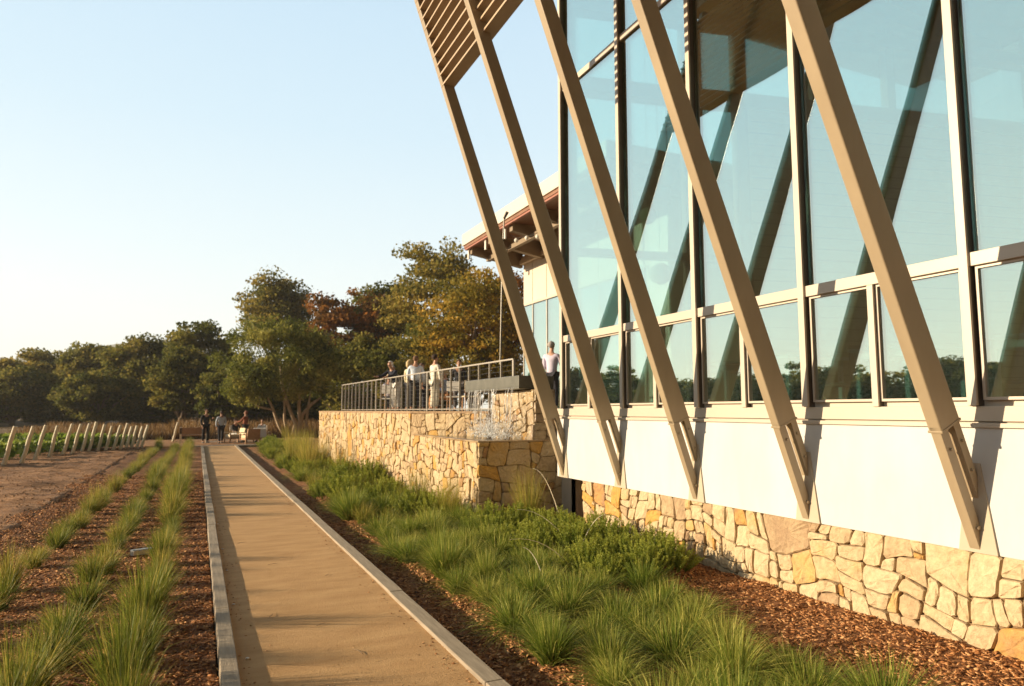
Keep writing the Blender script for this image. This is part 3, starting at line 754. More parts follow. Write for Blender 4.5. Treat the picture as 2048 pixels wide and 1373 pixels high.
m = MB(); m.box(8.48, 8.66, 11.9, 18.05, 6.05, 6.18); m.box(8.54, 8.66, 11.9, 18.02, 6.18, 6.3); m.build('cornice', M['panel'], P, bevel=.01)
MB().box(6.8, 16, 10.6, 18.35, 6.52, 6.86).build('roof', M['fascia'], P, bevel=.01)
MB().box(6.84, 15.9, 10.6, 18.30, 6.44, 6.515).build('soffit', M['soffit'], P)
MB().box(6.86, 6.94, 10.6, 18.28, 6.39, 6.44).build('gutter_trim', M['trim'], P)
for y in (18.1, 16.7, 15.3, 13.9, 12.5, 11.1):
    # beam tapering to the eave
    vs = []
    for yy in (y-.09, y+.09):
        vs += [(6.98, yy, 6.435), (6.98, yy, 6.25), (8.6, yy, 5.98), (8.6, yy, 6.435)]
    m = MB(); m.add(vs, [(0,1,2,3), (7,6,5,4), (0,4,5,1), (1,5,6,2), (2,6,7,3), (3,7,4,0)]); m.build('roof_beam', M['beam'], P)
MB().box(7.5, 7.62, 10.8, 18.2, 6.1, 6.24).build('purlin', M['beam'], P)
for y in (18.2, 16.9, 15.6):
    MB().box(6.93, 6.97, y-.04, y+.04, 6.12, 6.40).build('gutter_bracket', M['white'], P)
sg = empty('string_light', (7.3, 15.2, 6.1)); tag(sg, 'three small globe bulbs on a cord beneath the pavilion roof', 'string light')
MB().tube([(-.25, .4, .14), (-.1, .2, .02), (.15, -.3, .03), (.3, -.6, .14)], .008, 6).build('cord', M['darkmetal'], sg)
for p_ in ((-.1, .25, -.03), (.05, -.05, -.02), (.2, -.35, -.04)): MB().ball(p_, .06, 10, 8).build('bulb', M['white'], sg, smooth=True)

# ------------------------------------------------------------------ people
def skin_mesh(nodes, edges, mat_, name, parent, root=0, sub=1, extra=None):
    me = bpy.data.meshes.new('tmp'); me.from_pydata([n[0] for n in nodes], edges, []); me.update()
    o = bpy.data.objects.new('tmp', me); COL.objects.link(o)
    o.modifiers.new('s', 'SKIN'); 
    sv_ = me.skin_vertices[0].data if len(me.skin_vertices) else None
    for i, nd in enumerate(nodes):
        r_ = nd[1]; r_ = r_ if hasattr(r_, '__len__') else (r_, r_)
        sv_[i].radius = r_; sv_[i].use_root = (i == root)
    md = o.modifiers.new('u', 'SUBSURF'); md.levels = sub; md.render_levels = sub
    dg = bpy.context.evaluated_depsgraph_get(); dg.update()
    ev = o.evaluated_get(dg); m2 = bpy.data.meshes.new_from_object(ev)
    m2.name = name
    bpy.data.objects.remove(o, do_unlink=True); bpy.data.meshes.remove(me)
    if extra is not None:
        import bmesh
        bm = bmesh.new(); bm.from_mesh(m2)
        off = len(bm.verts)
        vs = [bm.verts.new(p) for p in extra.v]
        for f in extra.f:
            try: bm.faces.new([vs[i] for i in f])
            except ValueError: pass
        bm.to_mesh(m2); bm.free()
    m2.materials.clear(); m2.materials.append(mat_)
    m2.polygons.foreach_set('use_smooth', [True]*len(m2.polygons)); m2.update()
    return link_mesh(name, m2, parent)

CL = {}
def cloth(c):
    k = 'cloth_%02d_%02d_%02d' % tuple(int(x*99) for x in c)
    if k not in CL: CL[k] = mat(k, c, rough=.9, var=.08, scale=9, bump=.004, bscale=14)
    return CL[k]

def person(loc, rz, h, label, shirt, pants, hair, hairlen=0, pose='stand', arms=((.12, .12), (.1, .1)), lean=0.0, sleeve=1.0, skirt=False, hat=False, group=None):
    """faces +Y in its own frame; arms: (forward swing, elbow bend) for left and right"""
    k = h/1.75
    root = empty('person', loc, rz); root.scale = (k, k, k); tag(root, label, 'person', group)
    V_ = lambda x, y, z: (x, y, z)
    sit = pose == 'sit'
    hipz = .50 if sit else .92
    cl, sl_ = math.cos(lean), math.sin(lean)
    def up(x, y, z):  # upper body point, leaned at the hips
        return (x, y*cl+z*sl_, hipz+z*cl-y*sl_)
    nodes = []; edges = []
    def nd(p, r_): nodes.append((p, r_)); return len(nodes)-1
    def ed(a, b_): edges.append((a, b_))
    pel = nd(up(0, 0, 0), (.14, .11)); sp = nd(up(0, .01, .18), (.125, .095)); ch = nd(up(0, 0, .38), (.15, .11))
    nk0 = nd(up(0, -.005, .53), (.07, .06)); nk = nd(up(0, .01, .59), .052); jaw = nd(up(0, .035, .645), (.055, .062)); hd = nd(up(0, .015, .72), (.074, .092)); tp = nd(up(0, .0, .785), (.060, .075))
    for a, b_ in ((pel, sp), (sp, ch), (ch, nk0), (nk0, nk), (nk, jaw), (jaw, hd), (hd, tp)): ed(a, b_)
    hands = []
    arm_pts = []
    for s, (sw, bend) in zip((-1, 1), arms):
        sh = up(s*.19, 0, .47); 
        el = (sh[0]+s*.05, sh[1]+.28*math.sin(sw), sh[2]-.28*math.cos(sw))
        wr = (el[0]-s*.03, el[1]+.25*math.sin(sw+bend), el[2]-.25*math.cos(sw+bend))
        i1 = nd(sh, .055); i2 = nd(el, .040); i3 = nd(wr, .026)
        ed(ch, i1); ed(i1, i2); ed(i2, i3)
        d = Vector(wr)-Vector(el); d.normalize(); pm_ = Vector(wr)+d*.07
        i4 = nd(tuple(pm_), (.036, .020)); ed(i3, i4)
        sx = Vector((0, 1, 0)) if abs(d.y) < .8 else Vector((1, 0, 0))
        sx = (sx-d*sx.dot(d)).normalized(); nrm_ = d.cross(sx)*(-s)
        for j, (o_, L) in enumerate(((-.027, .062), (-.009, .075), (.009, .070), (.027, .052))):
            b0 = pm_+sx*o_+d*.02; b1 = b0+d*L*.55; b2 = b1+(d*.8+nrm_*.6).normalized()*L*.5
            hands.append([tuple(b0-d*.02), tuple(b0), tuple(b1), tuple(b2)])
        th0 = Vector(wr)+d*.025-sx*.02; th1 = th0+(d*.6-sx*.8).normalized()*.04; hands.append([tuple(th0), tuple(th1), tuple(th1+d*.03)])
        arm_pts.append((sh, el, wr))
    leg_pts = []
    for s in (-1, 1):
        hp = (s*.095, 0, hipz-.02)
        if sit:
            kn = (s*.12, .42, hipz+.0); an = (s*.12, .45, .09); toe = (s*.13, .60, .04)
        elif pose == 'walk':
            kn = (s*.10, .06*s+.03, .50); an = (s*.10, .14*s, .09); toe = (s*.12, .14*s+.15, .04)
        else:
            kn = (s*.11, .02, .50); an = (s*.12, -.02, .09); toe = (s*.14, .13, .04)
        i1 = nd(hp, .092); i2 = nd(kn, .058); i3 = nd(an, .040); i4 = nd(toe, (.042, .03))
        ed(pel, i1); ed(i1, i2); ed(i2, i3); ed(i3, i4); leg_pts.append((hp, kn, an, toe))
    ex = MB()
    for hh in hands: ex.tube(hh, [.0095, .009, .008, .006][:len(hh)], 6)
    # nose, ears, brow
    a = Vector(up(0, .115, .70)); 
    ex.add([up(-.014, .092, .685), up(.014, .092, .685), up(0, .128, .690), up(0, .095, .735)], [(0,1,2),(1,3,2),(3,0,2),(0,3,1)])
    for s in (-1, 1): ex.ball(up(s*.078, .0, .705), .026, 8, 6, (.35, .7, 1))
    body = skin_mesh(nodes, edges, M['skin'], 'body', root, 0, 1, ex)
    ey = MB()
    for s in (-1, 1): ey.ball(up(s*.030, .096, .722), .011, 6, 5, (1.3, .6, .7))
    ey.ball(up(0, .100, .655), .016, 6, 5, (1.5, .4, .35)); ey.build('face_features', M['darkmetal'], root)
    # shirt
    nodes2 = [(up(0, 0, -.04), (.165, .130)), (up(0, .01, .15), (.150, .118)), (up(0, 0, .37), (.160, .125)), (up(0, -.005, .555), (.074, .068))]
    e2 = [(0, 1), (1, 2), (2, 3)]
    for (sh, el, wr) in arm_pts:
        n0 = len(nodes2); f = sleeve
        nodes2.append((sh, .062)); e2.append((2, n0))
        if f > .6:
            w2 = tuple(np.array(el)+(np.array(wr)-np.array(el))*.9)
            nodes2 += [(el, .056), (w2, .042)]; e2 += [(n0, n0+1), (n0+1, n0+2)]
        else:
            e_ = tuple(np.array(sh)+(np.array(el)-np.array(sh))*.7); nodes2 += [(e_, .062)]; e2 += [(n0, n0+1)]
    skin_mesh(nodes2, e2, cloth(shirt), 'shirt', root)
    if skirt:
        m = MB(); m.tube([(0, 0, hipz+.06), (0, 0, hipz-.1), (0, .01, .55), (0, .02, .42)], [.15, .19, .23, .26], 16); m.build('skirt', cloth(pants), root, smooth=True)
    else:
        n3 = [((0, 0, hipz+.05), (.155, .125))]; e3 = []
        for (hp, kn, an, toe) in leg_pts:
            n0 = len(n3); n3 += [(hp, .108), (kn, .078), (tuple(np.array(an)+(np.array(kn)-np.array(an))*.08), .060)]
            e3 += [(0, n0), (n0, n0+1), (n0+1, n0+2)]
        skin_mesh(n3, e3, cloth(pants), 'trousers', root)
    m = MB()
    for (hp, kn, an, toe) in leg_pts:
        m.tube([(an[0], an[1]-.05, .05), (an[0], an[1]+.02, .055), toe, (toe[0], toe[1]+.06, .03)], [.04, .052, .042, .02], 10)
    m.build('shoes', M['darkmetal'], root, smooth=True)
    m = MB(); c = up(0, -.012, .742); m.ball(c, .098, 14, 10, (.92, 1.06, .92))
    # open the face: drop faces at the front and below
    keep = []
    for f in m.f:
        q = np.mean([m.v[i] for i in f], 0) - np.array(c)
        if q[1] > .045 and q[2] < .045: continue
        if q[2] < -.055 and q[1] > -.02: continue
        keep.append(f)
    m.f = keep
    if hairlen > 0:
        m.tube([up(0, -.05, .78), up(0, -.085, .70), up(0, -.085, .70-hairlen*.5), up(0, -.07, .70-hairlen)], [.06, .082, .078, .04], 10)
    m.build('hair', cloth(hair), root, smooth=True)
    if hat:
        m = MB(); m.tube([up(0, -.01, .785), up(0, -.01, .792)], [.17, .17], 18); m.tube([up(0, -.01, .79), up(0, -.01, .87)], [.1, .085], 14); m.build('hat', cloth((.72, .6, .42)), root)
    return root

TZ = 1.72
GP = 'people on the terrace'
person((5.95, 22.3, TZ), R(120), 1.72, 'white haired person in a navy top leaning on the terrace railing', (.02,.022,.04), (.72,.70,.66), (.78,.76,.72), pose='stand', arms=((.9, .5), (.9, .6)), lean=.38)
person((7.25, 23.6, TZ), R(-150), 1.74, 'person in a white shirt standing behind the blonde woman', (.70,.68,.64), (.06,.06,.08), (.1,.06,.04), arms=((.3, 1.1), (.2, .4)))
person((6.45, 24.6, TZ), R(170), 1.68, 'grey haired woman in a beige jacket beyond the person in navy', (.5,.42,.3), (.3,.26,.22), (.5,.48,.45), hairlen=.12, arms=((.3, .9), (.2, .3)))
person((6.55, 22.7, TZ), R(-60), 1.78, 'blonde woman in a pale yellow top behind the man in light blue', (.66,.58,.38), (.05,.05,.06), (.62,.46,.24), hairlen=.18)
person((6.30, 21.2, TZ), R(-20), 1.80, 'man in a light blue shirt seen from behind at the railing', (.62,.70,.82), (.025,.025,.03), (.16,.09,.05), arms=((.3, .6), (.2, .3)))
person((6.72, 20.5, TZ), R(-75), 1.80, 'dark haired person in cream clothes standing sideways at the railing', (.68,.64,.54), (.64,.60,.50), (.05,.03,.02))
person((8.0, 21.8, TZ), R(160), 1.76, 'person in a black top and sunglasses facing the railing', (.025,.025,.03), (.10,.09,.09), (.16,.08,.04))
person((6.05, 23.6, TZ), R(-30), 1.70, 'seated person in a pale lilac shirt at the far end of the railing', (.58,.54,.62), (.05,.05,.06), (.25,.14,.08), pose='sit', arms=((.5, .8), (.5, .8)))
person((7.1, 20.6, TZ), R(60), 1.75, 'seated person in a blue shirt beyond the railing', (.30,.38,.55), (.50,.26,.12), (.5,.4,.25), pose='sit', arms=((.6, .8), (.5, .8)))
person((7.95, 15.0, TZ), R(-55), 1.76, 'grey haired person in a lilac shirt at the corner of the glass building', (.60,.54,.66), (.02,.02,.028), (.36,.33,.31), arms=((.3, 1.0), (.3, 1.2)))
person((.42, 40.3, .012), R(195), 1.86, 'person dressed in black standing at the left end of the path', (.012,.012,.014), (.012,.012,.014), (.05,.03,.02), arms=((.5, 1.5), (.1, .2)))
person((1.15, 39.6, .012), R(15), 1.74, 'person in a pale blue shirt and dark trousers standing where the path ends', (.48,.54,.62), (.015,.017,.03), (.06,.04,.03), pose='walk')
person((2.45, 41.2, .012), R(60), 1.74, 'person in a rust coloured top standing behind the lounge chairs', (.30,.10,.05), (.03,.035,.04), (.3,.12,.06), arms=((.6, .8), (.4, .7)))
person((1.95, 41.7, .012), R(-150), 1.70, 'seated person in black among the lounge chairs', (.015,.015,.02), (.5,.5,.48), (.05,.03,.02), pose='sit', arms=((.6, .8), (.5, .6)))
person((3.35, 41.3, .012), R(150), 1.68, 'seated person in white right of the lounge chairs', (.66,.64,.60), (.4,.25,.15), (.1,.06,.04), pose='sit', arms=((.6, .8), (.5, .6)))
person((8.05, 60.5, .0), R(-80), 1.70, 'distant woman in a white skirt and blue top beside the olive tree', (.14,.20,.42), (.72,.70,.66), (.08,.05,.03), hairlen=.2, skirt=True)

def lounge(x, y, rz, lab, back='cream_cloth'):
    t = empty('lounge_chair', (x, y, .012), rz); tag(t, lab, 'chair', 'lounge chairs at the end of the path')
    MB().box(-.34, .34, -.36, .36, .30, .46).build('cushion', M['cream_cloth'], t, bevel=.03, seg=3)
    m = MB(); m.obox((-.34, .34, .30), (.34, .34, .30), (0, .22, .97), (0, .97, -.22), 0, .52, 0, .10); m.build('backrest', M[back], t, bevel=.02)
    m = MB(); m.box(-.36, .36, -.38, .38, .22, .30); m.build('frame', M['tan_wood'], t)
    for sx in (-1, 1):
        MB().box(sx*.37-.03, sx*.37+.03, -.38, .42, .54, .58).build('armrest', M['cream_cloth'], t, bevel=.01)
        for sy in (-1, 1): MB().box(sx*.37-.025, sx*.37+.025, sy*.36-.025, sy*.36+.025, 0, .54).build('leg', M['tan_wood'], t)
lounge(2.55, 38.9, R(200), 'lounge chair with a brown wooden back nearest the path', 'tan_wood')
lounge(1.85, 40.4, R(-70), 'cream cushioned lounge chair between the standing people')
lounge(3.3, 40.5, R(160), 'cream cushioned lounge chair on the right of the group', 'white')
def bench(x, y, rz):
    t = empty('garden_bench', (x, y, 0), rz); tag(t, 'low wooden bench left of the people at the path end', 'bench')
    MB().box(-.7, .7, -.22, .22, .40, .46).build('seat', M['tan_wood'], t, bevel=.01)
    MB().box(-.7, .7, .2, .24, .50, .85).build('backrest', M['tan_wood'], t, bevel=.01)
    for sx in (-1, 1):
        MB().box(sx*.64-.05, sx*.64+.05, -.2, .24, 0, .86).build('leg', M['stake'], t)
bench(-.15, 41.0, R(180))
# chairs and small tables on the terrace
chair(7.1, 19.7, R(150), 'white backed chair behind the terrace railing', TZ, 'white', 'chairs on the terrace')
chair(7.3, 18.9, R(170), 'cream backed chair beside the fountain end of the railing', TZ, 'cream_cloth', 'chairs on the terrace')
chair(6.05, 23.6, R(150), 'white chair under the person in the lilac shirt', TZ, 'white', 'chairs on the terrace')
chair(7.1, 20.6, R(-120), 'brown chair under the person in the blue shirt', TZ, 'tan_wood', 'chairs on the terrace')
chair(1.95, 41.7, R(30), 'small chair under the seated person in black', .012, 'white', 'chairs at the path end')
chair(3.35, 41.3, R(-30), 'small chair under the seated person in white', .012, 'white', 'chairs at the path end')

# ground spotlight between the grass rows
r = empty('ground_light', (-.56, 9.9, -.09), R(20)); tag(r, 'small grey garden light lying low between the grass rows', 'light')
MB().box(-.13, .13, -.05, .05, .05, .12).build('housing', M['grey'], r, bevel=.012)
MB().box(-.12, .12, -.062, -.05, .06, .11).build('lens', M['white'], r)
MB().tube([(0, 0, -.02), (0, 0, .06)], .015, 8).build('spike', M['darkmetal'], r)

# ------------------------------------------------------------------ grasses
def tuft_mesh(name, n, h, spread, wid, material, seed, droop=.5, tipdry=.35, seg=4, rbase=.07):
    r_ = np.random.default_rng(seed)
    a = r_.uniform(0, 2*math.pi, n); out = np.abs(r_.normal(.55, .33, n)).clip(.02, 1.35)*spread
    L = h*r_.uniform(.55, 1.12, n)*(1-.18*(out/spread)**2)
    b0 = r_.random(n)**.6*rbase; ab = a+r_.normal(0, .5, n)
    bx = np.cos(ab)*b0; by = np.sin(ab)*b0
    dirx = np.cos(a); diry = np.sin(a)
    t = np.linspace(0, 1, seg+1)[None, :]
    dr_ = droop*r_.uniform(.3, 1.3, n)[:, None]
    rad = out[:, None]*(t**1.35)
    z = L[:, None]*(t - dr_*.55*(out[:, None]/spread)*t**3)
    wob = (r_.normal(0, .02, n)[:, None])*t
    cx_ = bx[:, None]+dirx[:, None]*rad - diry[:, None]*wob; cy_ = by[:, None]+diry[:, None]*rad + dirx[:, None]*wob
    C_ = np.stack([cx_, cy_, z-.02], -1)
    wa = a+math.pi/2+r_.normal(0, .8, n)
    wv = np.stack([np.cos(wa), np.sin(wa), r_.normal(0, .25, n)], -1)*wid*r_.uniform(.6, 1.3, n)[:, None]
    wt = (1-t**1.6*.92)[..., None]
    Lf = C_ - wv[:, None, :]*wt*.5; Rt = C_ + wv[:, None, :]*wt*.5
    Vv_ = np.stack([Lf, Rt], 2).reshape(n, -1, 3)         # per blade 2*(seg+1)
    k = 2*(seg+1)
    q = np.array([[2*i, 2*i+1, 2*i+3, 2*i+2] for i in range(seg)])
    F_ = (q[None]+(np.arange(n)*k)[:, None, None]).reshape(-1, 4)
    base_t = r_.random(n)
    dry = (r_.random(n) < r_.uniform(.1, .3))
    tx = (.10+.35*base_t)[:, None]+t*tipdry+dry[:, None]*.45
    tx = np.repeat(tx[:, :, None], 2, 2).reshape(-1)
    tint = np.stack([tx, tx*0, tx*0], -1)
    return fast_mesh(name, Vv_, 4, material, tint, faces=F_, smooth=True)

def put(me, name, x, y, z, s, lab, cat, grp, rz=None, sz=None):
    o = bpy.data.objects.new(name, me); COL.objects.link(o)
    o.location = (x, y, z); o.rotation_euler = (random.uniform(-.06, .06), random.uniform(-.06, .06), random.uniform(0, 6.28) if rz is None else rz)
    o.scale = (s, s, s*(sz if sz else 1)); tag(o, lab, cat, grp); return o

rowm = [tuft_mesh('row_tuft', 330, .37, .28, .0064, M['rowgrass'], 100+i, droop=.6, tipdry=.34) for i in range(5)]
zf = lambda f, x, y: float(f(np.array([x]), np.array([y]))[0])
rows = [(-.32, 'grass tuft in the planted row nearest the left kerb', 'grass tufts in the row beside the kerb', 2.9, .50, 1.0),
        (-.90, 'grass tuft in the middle planted row left of the path', 'grass tufts in the middle row', 3.3, .52, .98),
        (-1.62, 'grass tuft in the outer planted row beside the bare soil', 'grass tufts in the outer row', 4.6, .54, .92)]
for (x0, lab, grp, ys0, sp, sc) in rows:
    y = ys0
    while y < 37.5:
        x = x0+random.uniform(-.05, .05)
        skip = random.random() < .12 and y > 7
        vs_ = .80+.42*float(vnoise(np.array([x*3.0]), np.array([y]), 1.3, 31)[0])
        if not skip:
            put(random.choice(rowm), 'grass_tuft', x, y, zf(lbed_z, x, y), vs_*sc*random.uniform(.82, 1.15), lab, 'grass tuft', grp, sz=random.uniform(.9, 1.2)*(1.5 if random.random() < (.45 if x0 > -.5 else .2) else .9))
        y += sp*random.uniform(.8, 1.25)

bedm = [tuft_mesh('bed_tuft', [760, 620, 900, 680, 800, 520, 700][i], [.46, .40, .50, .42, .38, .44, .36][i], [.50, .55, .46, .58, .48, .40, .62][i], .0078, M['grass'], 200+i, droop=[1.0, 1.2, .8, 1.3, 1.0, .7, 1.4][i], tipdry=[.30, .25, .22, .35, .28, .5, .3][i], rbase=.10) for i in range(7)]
def herb_mesh(name, n, seed, h=.42, w_=.38):
    r_ = np.random.default_rng(seed)
    # feathery sprigs: short side needles along upright stems
    ns = 90
    P = []; T_ = []
    for i in range(ns):
        a = r_.uniform(0, 6.28); rr = w_*math.sqrt(r_.random()); tx, ty = math.cos(a)*rr, math.sin(a)*rr
        top = h*(1-.55*(rr/w_)**2)*r_.uniform(.75, 1.15)
        m_ = int(n/ns)
        t = r_.uniform(.25, 1, m_)
        c = np.stack([tx*(.35+.65*t), ty*(.35+.65*t), top*t], -1)
        d = r_.normal(0, 1, (m_, 3)); d[:, 2] = np.abs(d[:, 2])+.5; d /= np.linalg.norm(d, axis=1)[:, None]
        e = r_.normal(0, 1, (m_, 3)); e = np.cross(d, e); e /= np.linalg.norm(e, axis=1)[:, None]
        L_ = r_.uniform(.016, .034, m_)[:, None]
        P.append(np.stack([c, c+d*L_*.5+e*L_*.14, c+d*L_, c+d*L_*.5-e*L_*.14], 1))
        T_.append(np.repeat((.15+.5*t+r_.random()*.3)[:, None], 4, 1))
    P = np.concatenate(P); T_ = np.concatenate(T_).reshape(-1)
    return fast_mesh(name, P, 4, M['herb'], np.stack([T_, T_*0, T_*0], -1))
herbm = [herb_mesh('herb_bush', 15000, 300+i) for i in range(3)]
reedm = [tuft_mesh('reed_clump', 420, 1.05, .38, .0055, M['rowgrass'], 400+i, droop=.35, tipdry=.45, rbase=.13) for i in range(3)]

def zone(y):   # near edge and far edge of the planted strip
    xl = 2.38 if y < 9 else 2.38+(min(y, 34)-9)*.012
    if y < 4.5: xr = 3.75
    elif y < 6.2: xr = 3.95+(y-4.5)*.25
    elif y < 9.6: xr = 4.85
    else: xr = 4.0
    if y >= 9.6: xr = 3.85
    return xl, xr
placed = []
rnd = random.Random(42)
def try_put(kind, tries, ylo, yhi, dmin, f):
    for _ in range(tries):
        y = rnd.uniform(ylo, yhi); xl, xr = zone(y); x = rnd.uniform(xl, xr)
        if all((x-a)**2+(y-b_)**2 > dmin*dmin for a, b_ in placed): placed.append((x, y)); f(x, y)
def near_l(x, y):
    e = 'kerb side edge' if x < 2.85 else ('wall side edge' if x > 3.5 else 'middle')
    put(rnd.choice(bedm), 'grass_clump', x, y, zf(rbed_z, x, y), rnd.uniform(.68, .98), 'arching green grass clump at the %s of the near planting' % e, 'grass clump', 'near grass clumps, '+e)
def mid_l(x, y):
    if x > 3.7 and y < 9.7:
        put(rnd.choice(herbm), 'herb_bush', x, y, zf(rbed_z, x, y), rnd.uniform(.75, 1.1), 'feathery green herb bush against the building base', 'bush', 'feathery bushes by the building')
    else:
        put(rnd.choice(bedm), 'grass_clump', x, y, zf(rbed_z, x, y), rnd.uniform(.65, 1.0), 'green grass clump in the middle of the bed beside the fountain', 'grass clump', 'grass clumps beside the fountain')
def far_l(x, y):
    if rnd.random() < .25:
        put(rnd.choice(herbm), 'herb_bush', x, y, zf(rbed_z, x, y), rnd.uniform(1.0, 1.6), 'bright green low bush along the terrace wall', 'bush', 'low bushes along the terrace wall')
    else:
        put(rnd.choice(bedm if rnd.random() < .6 else rowm), 'grass_clump', x, y, zf(rbed_z, x, y), rnd.uniform(.75, 1.25), 'grass clump in the far bed along the terrace wall', 'grass clump', 'grass clumps along the terrace wall')
try_put('n', 1400, 2.3, 5.9, .34, near_l)
try_put('m', 1400, 5.9, 10.4, .35, mid_l)
try_put('f', 1500, 10.4, 36, .50, far_l)
# single taller clumps
for (x, y, s, lab) in [(3.75, 10.6, .8, 'tall thin reed clump left of the fountain corner'), (4.75, 9.75, .95, 'tall thin reed clump in front of the dark fountain face'), (3.55, 11.7, .85, 'brownish upright reed clump beside the fountain side'),
                       (2.95, 20.5, 1.25, 'large fluffy pale grass clump at the far end of the bed'), (3.2, 24.5, 1.2, 'tall feathery grass clump below the far terrace wall'), (3.3, 17.2, 1.0, 'pale feathery grass clump midway along the terrace wall'), (3.75, 26.9, 1.15, 'tall grass clump hiding the far foot of the terrace wall'), (3.45, 28.8, 1.2, 'tall grass clump just beyond the end of the terrace wall'), (2.7, 22.4, 1.1, 'fluffy grass clump between the far kerb and the terrace wall'), (3.6, 22.2, 1.0, 'yellowish grass clump against the far terrace wall'), (5.1, 46.0, 1.0, 'dry upright grass clump under the olive tree')]:
    put(rnd.choice(reedm), 'reed_clump', x, y, -.03, s, lab, 'reed clump', None)
# bare arching stems
m = MB()
for (x, y, dx, dy, h_) in [(4.35, 7.6, -.75, .1, .55), (4.9, 8.9, -.35, .3, .9), (3.9, 6.9, -.9, -.3, .42), (3.3, 6.4, -.2, .1, .35), (4.2, 7.3, .35, -.1, .5)]:
    pts = [(x+dx*t, y+dy*t, h_*(1-(1-t)**2)) for t in np.linspace(0, 1, 8)]
    m.tube(pts, list(np.linspace(.006, .002, 8)), 5)
tag(m.build('bare_stems', M['stake']), 'long dry arching stems above the green bushes', 'stems', kind='stuff')

# ------------------------------------------------------------------ vineyard
ST = [(-5.46,26.17),(-5.27,27.63),(-5.20,29.3),(-5.0,30.7),(-4.76,31.9),(-4.62,33.2),(-4.45,34.4),(-4.25,34.9),(-3.94,35.1),(-3.66,35.3),(-3.4,35.6),(-3.14,35.8),(-2.95,36.2),(-2.75,36.4),(-2.56,36.8),(-2.4,37.2),(-1.24,43.5)]
m = MB(); m.tube([(0, 0, -.15), (.02, 0, .4), (.0, 0, .8), (.01, 0, 1.28)], [.068, .067, .064, .062], 10)
proto = None
for i, (x, y) in enumerate(ST):
    if proto is None: o = proto = m.build('vineyard_stake', M['stake'], bevel=.006)
    else: o = proto.copy(); COL.objects.link(o)
    o.location = (x, y, 0); o.rotation_euler = (random.uniform(-.05, .05), random.uniform(.17, .23), random.uniform(0, .1))
    s = 1.0 if i < 8 else random.uniform(.84, .95); o.scale = (1, 1, s*random.uniform(.94, 1.04))
    tag(o, 'leaning peeled wooden stake at the head of a vine row' if i < 16 else 'lone leaning wooden stake apart from the others near the path end', 'stake', 'stakes at the vine row ends' if i < 16 else None)

def leaves(c, size, r_, elong=.7, tint0=None, up=0.0):
    n = len(c)
    d = r_.normal(0, 1, (n, 3)); d[:, 2] += up; d /= np.linalg.norm(d, axis=1)[:, None]
    e = np.cross(d, r_.normal(0, 1, (n, 3))); e /= np.linalg.norm(e, axis=1)[:, None]
    s = size*r_.uniform(.45, 1.6, n)[:, None]
    P = np.stack([c-d*s*.5, c+e*s*elong*.5, c+d*s*.5, c-e*s*elong*.5], 1)
    t = tint0 if tint0 is not None else r_.random(n)
    T_ = np.repeat(t[:, None], 4, 1).reshape(-1)
    return P, np.stack([T_, T_*0, T_*0], -1)
r_ = np.random.default_rng(77)
n = 900
c = np.stack([-r_.uniform(.1, 9, n), r_.normal(0, .16, n), .12+r_.random(n)**.9*.55], -1)
Pm, Tm = leaves(c, .14, r_, .9)
vm = fast_mesh('vine_row', Pm, 4, M['vine'], Tm)
for i, (x, y) in enumerate(ST[:16]):
    o = link_mesh('vine_row', vm); o.location = (x-.1, y+.1, 0); o.rotation_euler = (0, 0, R(-14+random.uniform(-1, 1))); o.scale = (1, 1, random.uniform(.85, 1.15))
    tag(o, 'low row of green vines running back from a leaning stake', 'vine row', 'vine rows behind the stakes')

